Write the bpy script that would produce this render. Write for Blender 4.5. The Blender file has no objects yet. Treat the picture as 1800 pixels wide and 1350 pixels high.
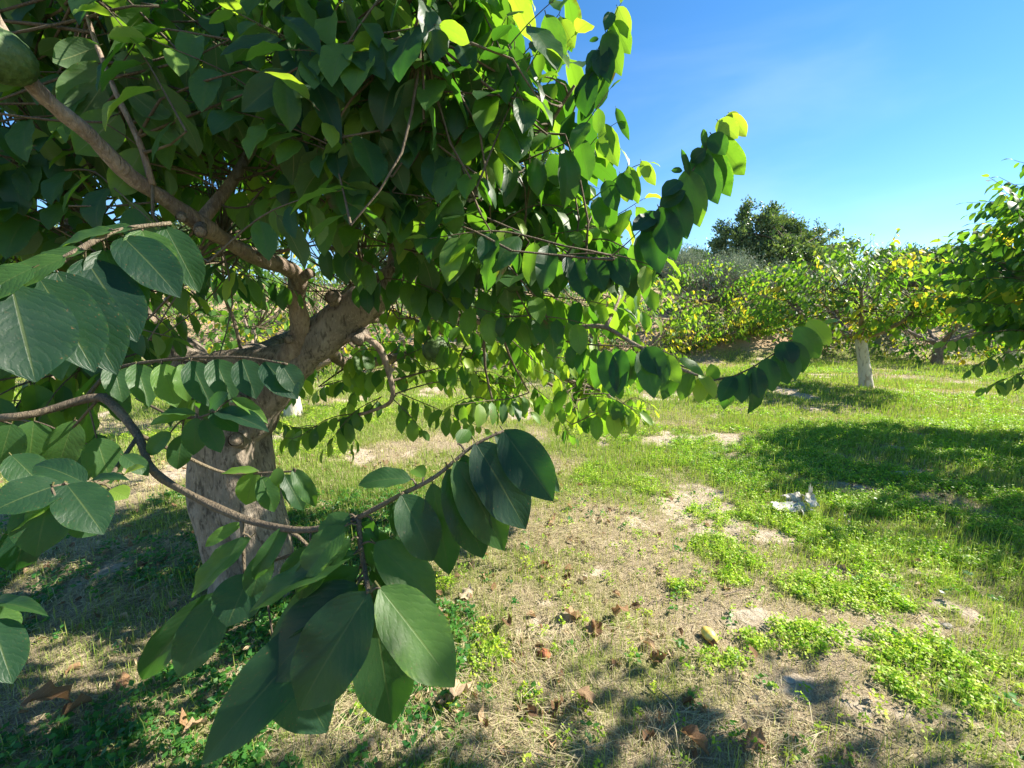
import bpy, math, random
import numpy as np
from mathutils import Matrix, Vector
random.seed(7); RNG = np.random.default_rng(11)
R = math.radians
scene = bpy.context.scene
COL = scene.collection

# ------------------------------------------------------------------ camera, sky, sun, exposure
CAM_H, PITCH, FPX = 1.45, 9.3, 700.0
cam_d = bpy.data.cameras.new('camera'); cam = bpy.data.objects.new('camera', cam_d); COL.objects.link(cam)
cam.location = (0, 0, CAM_H); cam.rotation_euler = (R(90 - PITCH), 0, 0)
cam_d.sensor_width = 36; cam_d.lens = FPX / 1800 * 36; cam_d.clip_start = 0.02; cam_d.clip_end = 900
scene.camera = cam
SUN_AZ, SUN_EL = 76.0, 41.0          # degrees clockwise from +Y (the view direction), and above the horizon
world = bpy.data.worlds.new('World'); scene.world = world; world.use_nodes = True
wn = world.node_tree.nodes; wl = world.node_tree.links
sky = wn.new('ShaderNodeTexSky'); sky.sky_type = 'NISHITA'; sky.sun_disc = False
sky.sun_elevation = R(SUN_EL); sky.sun_rotation = R(SUN_AZ)
sky.altitude = 300; sky.air_density = 1.0; sky.dust_density = 0.0; sky.ozone_density = 3.0
# faint high wisps over the blue
tc = wn.new('ShaderNodeTexCoord'); mp = wn.new('ShaderNodeMapping'); mp.inputs['Rotation'].default_value = (.3, .5, .6); mp.inputs['Scale'].default_value = (1, 1, 3.5)
nz = wn.new('ShaderNodeTexNoise'); nz.inputs['Scale'].default_value = 1.6; nz.inputs['Detail'].default_value = 6; nz.inputs['Distortion'].default_value = .6
mr = wn.new('ShaderNodeMapRange'); mr.interpolation_type = 'SMOOTHSTEP'; mr.inputs[1].default_value = .42; mr.inputs[2].default_value = .75; mr.inputs[4].default_value = .09
mxw = wn.new('ShaderNodeMix'); mxw.data_type = 'RGBA'; mxw.inputs[7].default_value = (7.5, 8.3, 9.5, 1)
wl.new(tc.outputs['Generated'], mp.inputs[0]); wl.new(mp.outputs[0], nz.inputs['Vector']); wl.new(nz.outputs[0], mr.inputs[0]); wl.new(mr.outputs[0], mxw.inputs[0])
hs = wn.new('ShaderNodeHueSaturation'); hs.inputs['Hue'].default_value = .499; hs.inputs['Saturation'].default_value = 1.25
wl.new(sky.outputs[0], hs.inputs['Color']); wl.new(hs.outputs[0], mxw.inputs[6]); wl.new(mxw.outputs[2], wn['Background'].inputs[0]); wn['Background'].inputs[1].default_value = 0.076
sd = bpy.data.lights.new('sun', 'SUN'); sd.energy = 5.0; sd.angle = R(0.55); sd.color = (1.0, 0.93, 0.80)
sun = bpy.data.objects.new('sun', sd); COL.objects.link(sun); sun.location = (6, 3, 12)
sv = Vector((math.sin(R(SUN_AZ)) * math.cos(R(SUN_EL)), math.cos(R(SUN_AZ)) * math.cos(R(SUN_EL)), math.sin(R(SUN_EL))))
sun.rotation_euler = sv.to_track_quat('Z', 'Y').to_euler()
vs = scene.view_settings; vs.view_transform = 'Standard'; vs.look = 'None'; vs.gamma = 1; vs.use_curve_mapping = False
vs.exposure = 1.58
scene.cycles.max_bounces = 8; scene.cycles.transparent_max_bounces = 4
scene.cycles.transmission_bounces = 4; scene.cycles.diffuse_bounces = 5; scene.cycles.glossy_bounces = 2

# ------------------------------------------------------------------ helpers
cp, sp = math.cos(R(PITCH)), math.sin(R(PITCH))
CF, CU, CX = np.array([0, cp, -sp]), np.array([0, sp, cp]), np.array([1., 0, 0])
CC = np.array([0, 0, CAM_H])
def P(px, py, d):
    "the point seen at a pixel of the 1800x1350 photograph, d metres deep"
    return CC + CF * d + CX * ((px - 900) / FPX * d) + CU * ((675 - py) / FPX * d)
def proj(p):
    q = np.asarray(p) - CC
    d = q @ CF
    dd = np.where(np.abs(d) < 1e-4, 1e-4, d)
    return 900 + (q @ CX) / dd * FPX, 675 - (q @ CU) / dd * FPX, d
def G(px, py):
    "flat-ground point at a pixel"
    r = CF + CX * ((px - 900) / FPX) + CU * ((675 - py) / FPX)
    t = -CAM_H / r[2]
    return (CC + r * t)[:2]
def nrm(v):
    v = np.asarray(v, float); n = np.linalg.norm(v, axis=-1, keepdims=True)
    return v / np.maximum(n, 1e-9)
def sstep(x, a, b):
    t = np.clip((x - a) / (b - a), 0, 1); return t * t * (3 - 2 * t)
_PERM = np.random.default_rng(5).random((256, 256))
def vnoise(x, y):
    xi = np.floor(x).astype(int); yi = np.floor(y).astype(int); fx = x - xi; fy = y - yi
    fx = fx * fx * (3 - 2 * fx); fy = fy * fy * (3 - 2 * fy)
    a = _PERM[xi & 255, yi & 255]; b = _PERM[(xi + 1) & 255, yi & 255]
    c = _PERM[xi & 255, (yi + 1) & 255]; d = _PERM[(xi + 1) & 255, (yi + 1) & 255]
    return (a * (1 - fx) + b * fx) * (1 - fy) + (c * (1 - fx) + d * fx) * fy
def fbm(x, y, s=1.0, o=4):
    x = np.asarray(x, float) * s; y = np.asarray(y, float) * s; t = 0; a = .5
    for k in range(o):
        t = t + a * vnoise(x * 2 ** k + 17.3 * k, y * 2 ** k + 9.1 * k); a *= .5
    return t / (1 - .5 ** o)
def hgt(x, y):
    x = np.asarray(x, float); y = np.asarray(y, float)
    s = y - (12.6 + 0.10 * x + 1.2 * (fbm(x, y * 0 + 3, .15, 2) - .5))
    z = 1.5 * sstep(s, 0, 3.2) + 2.0 * sstep(s, 3.5, 14) + 2.5 * sstep(s, 14, 60) + 6 * sstep(s, 60, 200)
    amp = 1 + 3 * sstep(y, 10, 18)
    z = z + amp * 0.10 * (fbm(x, y, .55, 3) - .5) + 0.055 * (fbm(x, y, 2.7, 3) - .5)
    return z
def mesh_np(name, V, F, mat=None, uv=None, attrs=None, smooth=False):
    "one mesh from arrays: F is a list of (n,3)/(n,4) index arrays"
    if not isinstance(F, (list, tuple)): F = [F]
    F = [np.asarray(f, np.int32) for f in F if len(f)]
    V = np.asarray(V, np.float32)
    me = bpy.data.meshes.new(name)
    idx = np.concatenate([f.ravel() for f in F]); tot = np.concatenate([np.full(len(f), f.shape[1], np.int32) for f in F])
    st = np.concatenate([[0], np.cumsum(tot)[:-1]]).astype(np.int32)
    me.vertices.add(len(V)); me.vertices.foreach_set('co', V.ravel())
    me.loops.add(len(idx)); me.loops.foreach_set('vertex_index', idx)
    me.polygons.add(len(tot)); me.polygons.foreach_set('loop_start', st); me.polygons.foreach_set('loop_total', tot)
    if smooth: me.polygons.foreach_set('use_smooth', np.ones(len(tot), bool))
    if uv is not None:
        l = me.uv_layers.new(name='UVMap'); l.data.foreach_set('uv', np.asarray(uv, np.float32)[idx].ravel())
    for k, a in (attrs or {}).items():
        at = me.attributes.new(k, 'FLOAT', 'POINT'); at.data.foreach_set('value', np.asarray(a, np.float32))
    me.update(calc_edges=True)
    if mat: me.materials.append(mat)
    return me
def link(name, me, parent=None, label=None, cat=None, kind=None, group=None, loc=None):
    o = bpy.data.objects.new(name, me); COL.objects.link(o)
    if parent is not None: o.parent = parent
    if loc is not None: o.location = loc
    if label: o['label'] = label
    if cat: o['category'] = cat
    if kind: o['kind'] = kind
    if group: o['group'] = group
    return o
def crspline(pts, n):
    "Catmull-Rom resampling to n points, evenly in arc length; keeps extra columns (radii)"
    p = np.asarray(pts, float); q = np.vstack([2 * p[0] - p[1], p, 2 * p[-1] - p[-2]]); out = []
    m = 8
    for i in range(1, len(q) - 2):
        for t in np.arange(m) / m:
            a, b, c, d = q[i - 1], q[i], q[i + 1], q[i + 2]
            out.append(.5 * (2 * b + (c - a) * t + (2 * a - 5 * b + 4 * c - d) * t * t + (3 * b - a - 3 * c + d) * t ** 3))
    out.append(p[-1]); out = np.array(out)
    s = np.concatenate([[0], np.cumsum(np.linalg.norm(np.diff(out[:, :3], axis=0), axis=1))])
    u = np.linspace(0, s[-1], n)
    return np.stack([np.interp(u, s, out[:, k]) for k in range(out.shape[1])], 1)
def tube(pts, rad, seg=6, cap=True, rough=0.0, knob=0.0, seed=0):
    pts = np.asarray(pts, float); n = len(pts); rad = np.broadcast_to(np.asarray(rad, float), (n,))
    t = nrm(np.gradient(pts, axis=0)); ref = np.array([0, 0, 1.]) if abs(t[0][2]) < .9 else np.array([1., 0, 0])
    a = nrm(np.cross(t[0], ref)); A = []
    for i in range(n):
        a = nrm(a - t[i] * (a @ t[i])); A.append(a)
    A = np.array(A); B = np.cross(t, A)
    th = np.arange(seg) / seg * 2 * np.pi
    rr = np.repeat(rad[:, None], seg, 1)
    if rough:
        rr = rr * (1 + rough * (vnoise(np.cos(th)[None] * 2 + 40 + seed + 0 * rr, np.sin(th)[None] * 2 + np.arange(n)[:, None] * .35 + 20) - .5) * 2)
    if knob:
        rr = rr * (1 + knob * (vnoise(np.arange(n)[:, None] * .8 + seed + 0 * rr, 3.3 + 0 * rr) - .5))
    V = pts[:, None] + rr[..., None] * (np.cos(th)[None, :, None] * A[:, None] + np.sin(th)[None, :, None] * B[:, None])
    V = V.reshape(-1, 3); i = np.arange(n - 1)[:, None] * seg; j = np.arange(seg)[None]; j2 = (j + 1) % seg
    F = np.stack([i + j, i + j2, i + seg + j2, i + seg + j], -1).reshape(-1, 4)
    Fs = [F]
    if cap:
        V = np.vstack([V, pts[0], pts[-1]]); k = n * seg; j = np.arange(seg); j2 = (j + 1) % seg
        Fs.append(np.stack([j2, j, np.full(seg, k)], 1)); Fs.append(np.stack([(n - 1) * seg + j, (n - 1) * seg + j2, np.full(seg, k + 1)], 1))
    return V, Fs
class Acc:
    def __init__(s): s.V = []; s.F3 = []; s.F4 = []; s.n = 0
    def add(s, V, Fs):
        for f in Fs: (s.F3 if f.shape[1] == 3 else s.F4).append(f + s.n)
        s.V.append(V); s.n += len(V)
    def mesh(s, name, mat, off=(0, 0, 0), smooth=True):
        Fs = []
        if s.F4: Fs.append(np.vstack(s.F4))
        if s.F3: Fs.append(np.vstack(s.F3))
        return mesh_np(name, np.vstack(s.V) - np.asarray(off), Fs, mat, smooth=smooth)

# ------------------------------------------------------------------ materials
class NT:
    def __init__(s, name):
        s.m = bpy.data.materials.new(name); s.m.use_nodes = True; s.t = s.m.node_tree; s.t.nodes.clear()
        s.out = s.n('ShaderNodeOutputMaterial')
    def n(s, t, **k):
        x = s.t.nodes.new(t)
        for a, b in k.items(): setattr(x, a, b)
        return x
    def l(s, a, b): s.t.links.new(a, b)
    def put(s, x, v):
        if hasattr(v, 'default_value') and hasattr(v, 'is_output'): s.l(v, x)
        elif isinstance(v, bpy.types.NodeSocket): s.l(v, x)
        else: x.default_value = v
    def math(s, op, a, b=None, c=None):
        x = s.n('ShaderNodeMath', operation=op); s.put(x.inputs[0], a)
        if b is not None: s.put(x.inputs[1], b)
        if c is not None: s.put(x.inputs[2], c)
        return x.outputs[0]
    def rng(s, v, a, b, c=0, d=1, smooth=True):
        x = s.n('ShaderNodeMapRange'); x.interpolation_type = 'SMOOTHSTEP' if smooth else 'LINEAR'
        s.put(x.inputs[0], v)
        for i, q in enumerate((a, b, c, d)): x.inputs[i + 1].default_value = q
        return x.outputs[0]
    def ramp(s, v, stops):
        x = s.n('ShaderNodeValToRGB'); e = x.color_ramp.elements
        e[0].position = stops[0][0]; e[0].color = (*stops[0][1], 1)
        e[1].position = stops[-1][0]; e[1].color = (*stops[-1][1], 1)
        for p, c in stops[1:-1]:
            q = e.new(p); q.color = (*c, 1)
        s.put(x.inputs[0], v); return x.outputs[0]
    def noise(s, scale, detail=4, vec=None, rough=.55, dim='3D', dist=0):
        x = s.n('ShaderNodeTexNoise'); x.inputs['Scale'].default_value = scale; x.inputs['Detail'].default_value = detail
        x.inputs['Roughness'].default_value = rough; x.inputs['Distortion'].default_value = dist
        if vec is not None: s.l(vec, x.inputs['Vector'])
        return x.outputs[0]
    def mix(s, f, a, b, mode='MIX'):
        x = s.n('ShaderNodeMix', data_type='RGBA', blend_type=mode); s.put(x.inputs[0], f)
        for i, q in ((6, a), (7, b)):
            if isinstance(q, tuple): x.inputs[i].default_value = (*q, 1) if len(q) == 3 else q
            else: s.l(q, x.inputs[i])
        return x.outputs[2]
    def bump(s, h, dist=.01, strength=1, normal=None):
        x = s.n('ShaderNodeBump'); x.inputs['Distance'].default_value = dist; x.inputs['Strength'].default_value = strength
        s.l(h, x.inputs['Height'])
        if normal is not None: s.l(normal, x.inputs['Normal'])
        return x.outputs[0]
    def bsdf(s, col, rough=.6, spec=.3, normal=None):
        x = s.n('ShaderNodeBsdfPrincipled'); s.put(x.inputs['Base Color'], (*col, 1) if isinstance(col, tuple) else col)
        s.put(x.inputs['Roughness'], rough); s.put(x.inputs['Specular IOR Level'], spec)
        if normal is not None: s.l(normal, x.inputs['Normal'])
        return x.outputs[0]
    def transl(s, col, normal=None):
        x = s.n('ShaderNodeBsdfTranslucent'); s.put(x.inputs[0], (*col, 1) if isinstance(col, tuple) else col)
        if normal is not None: s.l(normal, x.inputs['Normal'])
        return x.outputs[0]
    def mixs(s, f, a, b):
        x = s.n('ShaderNodeMixShader'); s.put(x.inputs[0], f); s.l(a, x.inputs[1]); s.l(b, x.inputs[2]); return x.outputs[0]
    def end(s, sh): s.l(sh, s.out.inputs[0]); return s.m
def pos(t): return t.n('ShaderNodeNewGeometry').outputs['Position']
def tint_of(t):
    a = t.n('ShaderNodeAttribute', attribute_type='OBJECT', attribute_name='tint').outputs['Fac']
    b = t.n('ShaderNodeAttribute', attribute_type='GEOMETRY', attribute_name='tint').outputs['Fac']
    return t.math('ADD', a, b)

def leaf_material(name, ramp_front, ramp_through, back_mul, tr=.42, rough=.46, spec=.36, veins=True, edge=True):
    t = NT(name); tint = tint_of(t)
    n1 = t.noise(9, 3); n2 = t.noise(60, 3)
    tv = t.math('ADD', tint, t.math('MULTIPLY', t.math('SUBTRACT', n1, .5), .12))
    geo = t.n('ShaderNodeNewGeometry'); back = geo.outputs['Backfacing']
    normal = None
    if veins:
        uv = t.n('ShaderNodeUVMap', uv_map='UVMap'); sx = t.n('ShaderNodeSeparateXYZ'); t.l(uv.outputs[0], sx.inputs[0])
        u = t.math('MULTIPLY', t.math('ABSOLUTE', t.math('SUBTRACT', sx.outputs[0], .5)), 2)
        v = sx.outputs[1]
        if edge:   # sun-bleached, yellowing margins on some leaves
            em = t.math('MULTIPLY', t.rng(u, .72, 1.0), t.rng(n1, .48, .66))
            tv = t.math('ADD', tv, t.math('MULTIPLY', em, .16))
    front = t.ramp(tv, ramp_front); thr = t.ramp(tv, ramp_through)
    if veins:
        ph = t.math('MULTIPLY', t.math('SUBTRACT', v, t.math('MULTIPLY', t.math('POWER', u, 1.3), .30)), 9.5)
        ph = t.math('ADD', ph, t.math('MULTIPLY', n1, 1.6))
        fr = t.math('ABSOLUTE', t.math('SUBTRACT', t.math('FRACT', ph), .5))      # 0 mid-cell .. .5 vein
        side = t.rng(fr, .465, .5); mid = t.rng(u, .045, .015)
        vm = t.math('MAXIMUM', t.math('MULTIPLY', side, .45), mid)
        vm = t.math('MULTIPLY', vm, t.rng(v, -.02, .02))
        pet = t.rng(v, .0, -.03)
        light = t.mix(.5, front, (.30, .36, .10))
        front = t.mix(t.math('MULTIPLY', vm, .38), front, light)
        h = t.math('ADD', t.math('MULTIPLY', t.rng(fr, .15, .5), -1), t.math('MULTIPLY', mid, -1.2))
        normal = t.bump(h, .00035, .45)
        thr = t.mix(t.math('MULTIPLY', vm, .6), thr, t.mix(.5, thr, (.02, .06, .005)))
    bk = t.mix(back_mul[3], front, back_mul[:3])
    if veins: bk = t.mix(t.math('MULTIPLY', vm, .6), bk, (.34, .38, .16))
    col = t.mix(back, front, bk)
    spot = t.math('MULTIPLY', t.rng(n2, .70, .76), .25)
    col = t.mix(spot, col, (.30, .34, .26))
    if veins and edge:
        br = t.math('MULTIPLY', t.rng(t.noise(24, 4), .64, .70), t.rng(u, .35, .9, .15, 1)); col = t.mix(t.math('MULTIPLY', br, .8), col, (.20, .12, .05)); thr = t.mix(t.math('MULTIPLY', br, .8), thr, (.14, .06, .01))
    if veins: col = t.mix(pet, col, (.17, .17, .06)); thr = t.mix(pet, thr, (.02, .015, .0))
    rg = t.math('ADD', rough, t.math('MULTIPLY', back, .25))
    sh = t.mixs(tr, t.bsdf(col, rg, spec, normal), t.transl(thr))
    return t.end(sh)

LF = [(0, (.013, .042, .026)), (.3, (.034, .088, .028)), (.55, (.090, .185, .035)), (.78, (.24, .34, .04)), (1, (.62, .44, .03))]
LT = [(0, (.045, .19, .012)), (.3, (.12, .33, .015)), (.55, (.30, .56, .025)), (.78, (.52, .72, .04)), (1, (.9, .66, .03))]
M_LEAF = leaf_material('annona leaf', LF, LT, (.10, .17, .075, .7), tr=.44)
M_LEAF_FAR = leaf_material('distant annona leaf', LF, LT, (.10, .17, .075, .6), tr=.42, rough=.6, spec=.2, veins=False)
M_OLIVE = leaf_material('olive leaf', [(0, (.12, .16, .09)), (1, (.36, .41, .27))], [(0, (.06, .10, .03)), (1, (.2, .26, .1))], (.38, .42, .34, .7), tr=.2, rough=.5, veins=False)
M_DARK = leaf_material('carob leaf', [(0, (.06, .11, .05)), (.6, (.15, .22, .10)), (1, (.29, .35, .17))], [(0, (.03, .12, .01)), (1, (.3, .42, .05))], (.10, .14, .07, .5), tr=.25, rough=.38, veins=False)
M_GRASS = leaf_material('grass blade', [(0, (.56, .48, .31)), (.3, (.42, .40, .17)), (.6, (.31, .38, .08)), (1, (.17, .28, .045))],
                        [(0, (.45, .36, .15)), (.3, (.40, .42, .08)), (.6, (.44, .58, .05)), (1, (.26, .46, .035))], (.3, .4, .1, .1), tr=.35, rough=.6, spec=.2, veins=False)
M_HERB = leaf_material('clover leaf', [(0, (.10, .21, .025)), (.5, (.28, .41, .03)), (1, (.48, .56, .045))],
                       [(0, (.12, .42, .01)), (.5, (.30, .66, .015)), (1, (.52, .78, .02))], (.2, .34, .08, .3), tr=.42, rough=.5, veins=False)
M_WEED = leaf_material('weed leaf', [(0, (.030, .12, .030)), (1, (.09, .24, .04))], [(0, (.08, .34, .015)), (1, (.25, .6, .03))], (.08, .2, .06, .4), tr=.38, rough=.42, veins=False)

def dry_leaf_material():
    t = NT('dry leaf'); tint = tint_of(t)
    n = t.noise(35, 4); f = t.math('ADD', tint, t.math('MULTIPLY', t.math('SUBTRACT', n, .5), .5))
    c = t.ramp(f, [(0, (.09, .055, .035)), (.35, (.27, .15, .075)), (.65, (.46, .31, .18)), (1, (.62, .50, .34))])
    uv = t.n('ShaderNodeUVMap', uv_map='UVMap'); sx = t.n('ShaderNodeSeparateXYZ'); t.l(uv.outputs[0], sx.inputs[0])
    u = t.math('MULTIPLY', t.math('ABSOLUTE', t.math('SUBTRACT', sx.outputs[0], .5)), 2)
    ph = t.math('MULTIPLY', t.math('SUBTRACT', sx.outputs[1], t.math('MULTIPLY', u, .25)), 9)
    fr = t.math('ABSOLUTE', t.math('SUBTRACT', t.math('FRACT', ph), .5))
    vm = t.math('MAXIMUM', t.rng(fr, .42, .5), t.rng(u, .08, .02))
    c = t.mix(t.math('MULTIPLY', vm, .35), c, (.55, .40, .24))
    nb = t.bump(t.math('ADD', vm, t.noise(120, 3)), .003, .8)
    return t.end(t.mixs(.18, t.bsdf(c, .7, .2, nb), t.transl(t.mix(.5, c, (.5, .25, .08)))))
M_DRY = dry_leaf_material()

def bark_material(name, c0, c1, c2, scale=1.0, fiss=.5, white=0):
    t = NT(name); p = pos(t)
    mp = t.n('ShaderNodeMapping'); t.l(p, mp.inputs[0]); mp.inputs['Scale'].default_value = (1, 1, .28)
    fine = t.noise(95 * scale, 5, mp.outputs[0], .65); big = t.noise(7 * scale, 4); med = t.noise(38 * scale, 4, mp.outputs[0], .6, dist=.6)
    c = t.ramp(big, [(.3, c0), (.5, c1), (.72, c2)])
    crack = t.rng(med, .50, .36)
    c = t.mix(t.math('MULTIPLY', crack, fiss), c, tuple(x * .3 for x in c0))
    c = t.mix(t.math('MULTIPLY', t.rng(fine, .52, .72), .45), c, tuple(min(1, x * 1.5) for x in c2))
    if white:
        w = t.rng(t.noise(9, 5), .36, .50); c = t.mix(w, c, (.60, .55, .46))
    h = t.math('ADD', fine, t.math('MULTIPLY', med, 1.6))
    return t.end(t.bsdf(c, .85, .18, t.bump(h, .010 / scale ** .5, .9)))
M_TRUNK = bark_material('old rough bark', (.15, .125, .098), (.23, .19, .148), (.33, .28, .225), 1.35, .7)
M_LIMB = bark_material('grey branch bark', (.17, .125, .095), (.27, .205, .155), (.37, .30, .235), 1.7, .35)
M_TWIG = bark_material('twig bark', (.075, .06, .045), (.14, .11, .075), (.22, .18, .12), 2.5, .2)
M_WHITE = bark_material('whitewashed bark', (.30, .25, .19), (.38, .33, .26), (.46, .41, .33), 1.0, .3, 1)

def ground_material():
    t = NT('orchard soil'); p = pos(t)
    gr = t.n('ShaderNodeAttribute', attribute_name='green').outputs['Fac']
    so = t.n('ShaderNodeAttribute', attribute_name='bare').outputs['Fac']
    n1 = t.noise(2.1, 5, p); n2 = t.noise(26, 6, p, .7); n3 = t.noise(140, 4, p, .7)
    soil = t.ramp(n2, [(.28, (.26, .20, .13)), (.5, (.44, .36, .265)), (.72, (.56, .49, .38))])
    litter = t.ramp(n3, [(.3, (.12, .09, .055)), (.5, (.31, .245, .16)), (.7, (.50, .42, .29))])
    moss = t.ramp(n2, [(.3, (.09, .10, .035)), (.55, (.17, .20, .05)), (.75, (.33, .31, .11))])
    a = t.math('ADD', so, t.math('MULTIPLY', t.math('SUBTRACT', n2, .5), 1.0))
    c = t.mix(t.rng(a, .3, .65), litter, soil)
    g = t.math('ADD', gr, t.math('MULTIPLY', t.math('SUBTRACT', n2, .5), .8))
    c = t.mix(t.rng(g, .3, .85, 0, .85), c, moss)
    red = t.n('ShaderNodeAttribute', attribute_name='bank').outputs['Fac']
    c = t.mix(t.math('MULTIPLY', red, .85), c, t.ramp(n2, [(.3, (.30, .18, .10)), (.6, (.50, .35, .23)), (.8, (.56, .46, .34))]))
    h = t.math('ADD', t.math('MULTIPLY', n2, 1.0), t.math('MULTIPLY', n3, .35))
    return t.end(t.bsdf(c, .92, .12, t.bump(h, .03, .9)))
M_GROUND = ground_material()

# ------------------------------------------------------------------ cover maps of the ground
def patches(lst):
    out = []
    for px, py, rx, ry in lst:
        a = G(px, py); b = G(px + rx, py); c0 = G(px, py - ry); c1 = G(px, py + ry)
        out.append((a[0], (c0[1] + c1[1]) / 2, abs(b[0] - a[0]), abs(c0[1] - c1[1]) / 2))
    return out
def pmap(lst, x, y, soft=.35):
    v = np.zeros_like(x)
    w = (fbm(x, y, 3, 2) - .5) * 1.5 + (fbm(x, y, 11, 3) - .5) * 1.8
    for cx, cy, rx, ry in lst:
        d = np.sqrt(((x - cx) / rx) ** 2 + ((y - cy) / ry) ** 2) + w
        v = np.maximum(v, 1 - sstep(d, 1 - soft, 1 + soft))
    return v
HERB = patches([(1335, 905, 75, 26), (1450, 940, 55, 40), (1500, 985, 35, 22), (1560, 965, 60, 25), (1640, 970, 50, 30), (1755, 985, 50, 28), (1280, 970, 40, 22),
    (1450, 1035, 50, 22), (1540, 1045, 70, 35), (1600, 1070, 40, 20), (1290, 1015, 22, 12), (1200, 1035, 20, 12), (1330, 1130, 28, 20), (1410, 1125, 45, 24),
    (1560, 1160, 50, 35), (1640, 1170, 90, 45), (1590, 1215, 60, 35), (1690, 1230, 60, 35), (1770, 1180, 40, 30), (1270, 1160, 30, 10), (1130, 850, 40, 14), (1050, 830, 50, 15),
    (1160, 815, 40, 10), (860, 1160, 22, 28), (850, 1115, 14, 14), (800, 1250, 20, 10), (640, 1260, 30, 16), (1660, 1030, 30, 14), (1760, 1010, 30, 12), (1240, 900, 25, 10),
    (780, 1030, 35, 18), (1700, 745, 140, 10), (1500, 760, 120, 8)])
SHADE_HERB = patches([(1500, 850, 230, 62), (1680, 800, 190, 50), (1330, 830, 110, 38), (1700, 880, 150, 50), (1400, 795, 150, 30)])
BARE = patches([(1320, 935, 100, 20), (1400, 1190, 90, 30), (1650, 1085, 110, 38), (1130, 915, 60, 14), (1480, 1010, 60, 14), (1560, 1010, 90, 14), (1040, 1010, 60, 15),
    (1330, 1090, 60, 18), (1750, 1290, 90, 45), (1250, 770, 160, 12), (1590, 835, 55, 10), (1100, 960, 50, 12), (1480, 1130, 60, 20)])
STRAW = patches([(230, 985, 200, 40), (130, 1050, 160, 35), (980, 950, 60, 20), (1000, 1130, 90, 30), (960, 1200, 120, 45), (950, 1290, 200, 50), (1250, 1290, 200, 40), (620, 1290, 90, 60), (760, 1290, 110, 60)])
def covers(x, y):
    n = fbm(x, y, .9, 4); n2 = fbm(x + 40, y + 12, 3.1, 3)
    green = np.clip(.44 + .10 * sstep(x, -.2, 1.0) + .30 * sstep(y, 1.8, 3.6) + 1.6 * (n - .5) + .6 * (n2 - .5), 0, 1)
    under = pmap([(-1.5, 2.2, 1.9, 1.5), (-1.2, .8, 1.0, 1.0)], x, y)
    herb = pmap(HERB, x, y, .62); sh = pmap(SHADE_HERB, x, y) * sstep(fbm(x, y, 2.3, 3), .30, .42)
    bare = (1 - .85 * under) * np.maximum(pmap(BARE, x, y, .6) * sstep(fbm(x + 7, y, 8, 3), .34, .56), .8 * sstep(fbm(x + 31, y, 1.7, 4), .63, .74)) * (1 - sh)
    straw = pmap(STRAW, x, y, .6)
    green = np.clip(green * (1 - .85 * bare) + .25 * herb, 0, 1)
    return green, herb, sh, bare, straw, under

# ------------------------------------------------------------------ ground sheet
def ground():
    ys = np.concatenate([np.arange(-6, .2, .15), np.arange(.2, 5, .025), np.arange(5, 12, .08), np.arange(12, 22, .2), np.geomspace(22, 260, 50)])
    xs = np.concatenate([-np.geomspace(260, 9, 45), np.arange(-8.8, -3, .12), np.arange(-3, 4.5, .03), np.arange(4.5, 9, .1), np.geomspace(9, 260, 45)])
    X, Y = np.meshgrid(xs, ys); x = X.ravel(); y = Y.ravel()
    z = hgt(x, y)
    near = (1 - sstep(y, 4, 7)) * (1 - sstep(np.abs(x), 4, 7))
    z = z + near * .018 * (fbm(x, y, 14, 3) - .5)
    green, herb, sh, bare, straw, under = covers(x, y)
    g = np.clip(green + .5 * sh + .2 * herb - .5 * straw, 0, 1)
    bank = sstep(z, .12, .5) * (1 - sstep(y, 20, 30)) * sstep(fbm(x, y, .5, 3), .3, .45)
    g = np.where(y > 19, .8, g)
    nx, ny = len(xs), len(ys); i = np.arange(ny - 1)[:, None] * nx; j = np.arange(nx - 1)[None]
    F = np.stack([i + j, i + j + 1, i + nx + j + 1, i + nx + j], -1).reshape(-1, 4)
    me = mesh_np('ground', np.stack([x, y, z], 1), F, M_GROUND, attrs={'green': g, 'bare': bare, 'bank': bank}, smooth=True)
    link('ground', me, kind='structure', label='sunlit orchard floor of pale soil, dry litter and thin grass')
ground()

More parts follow.
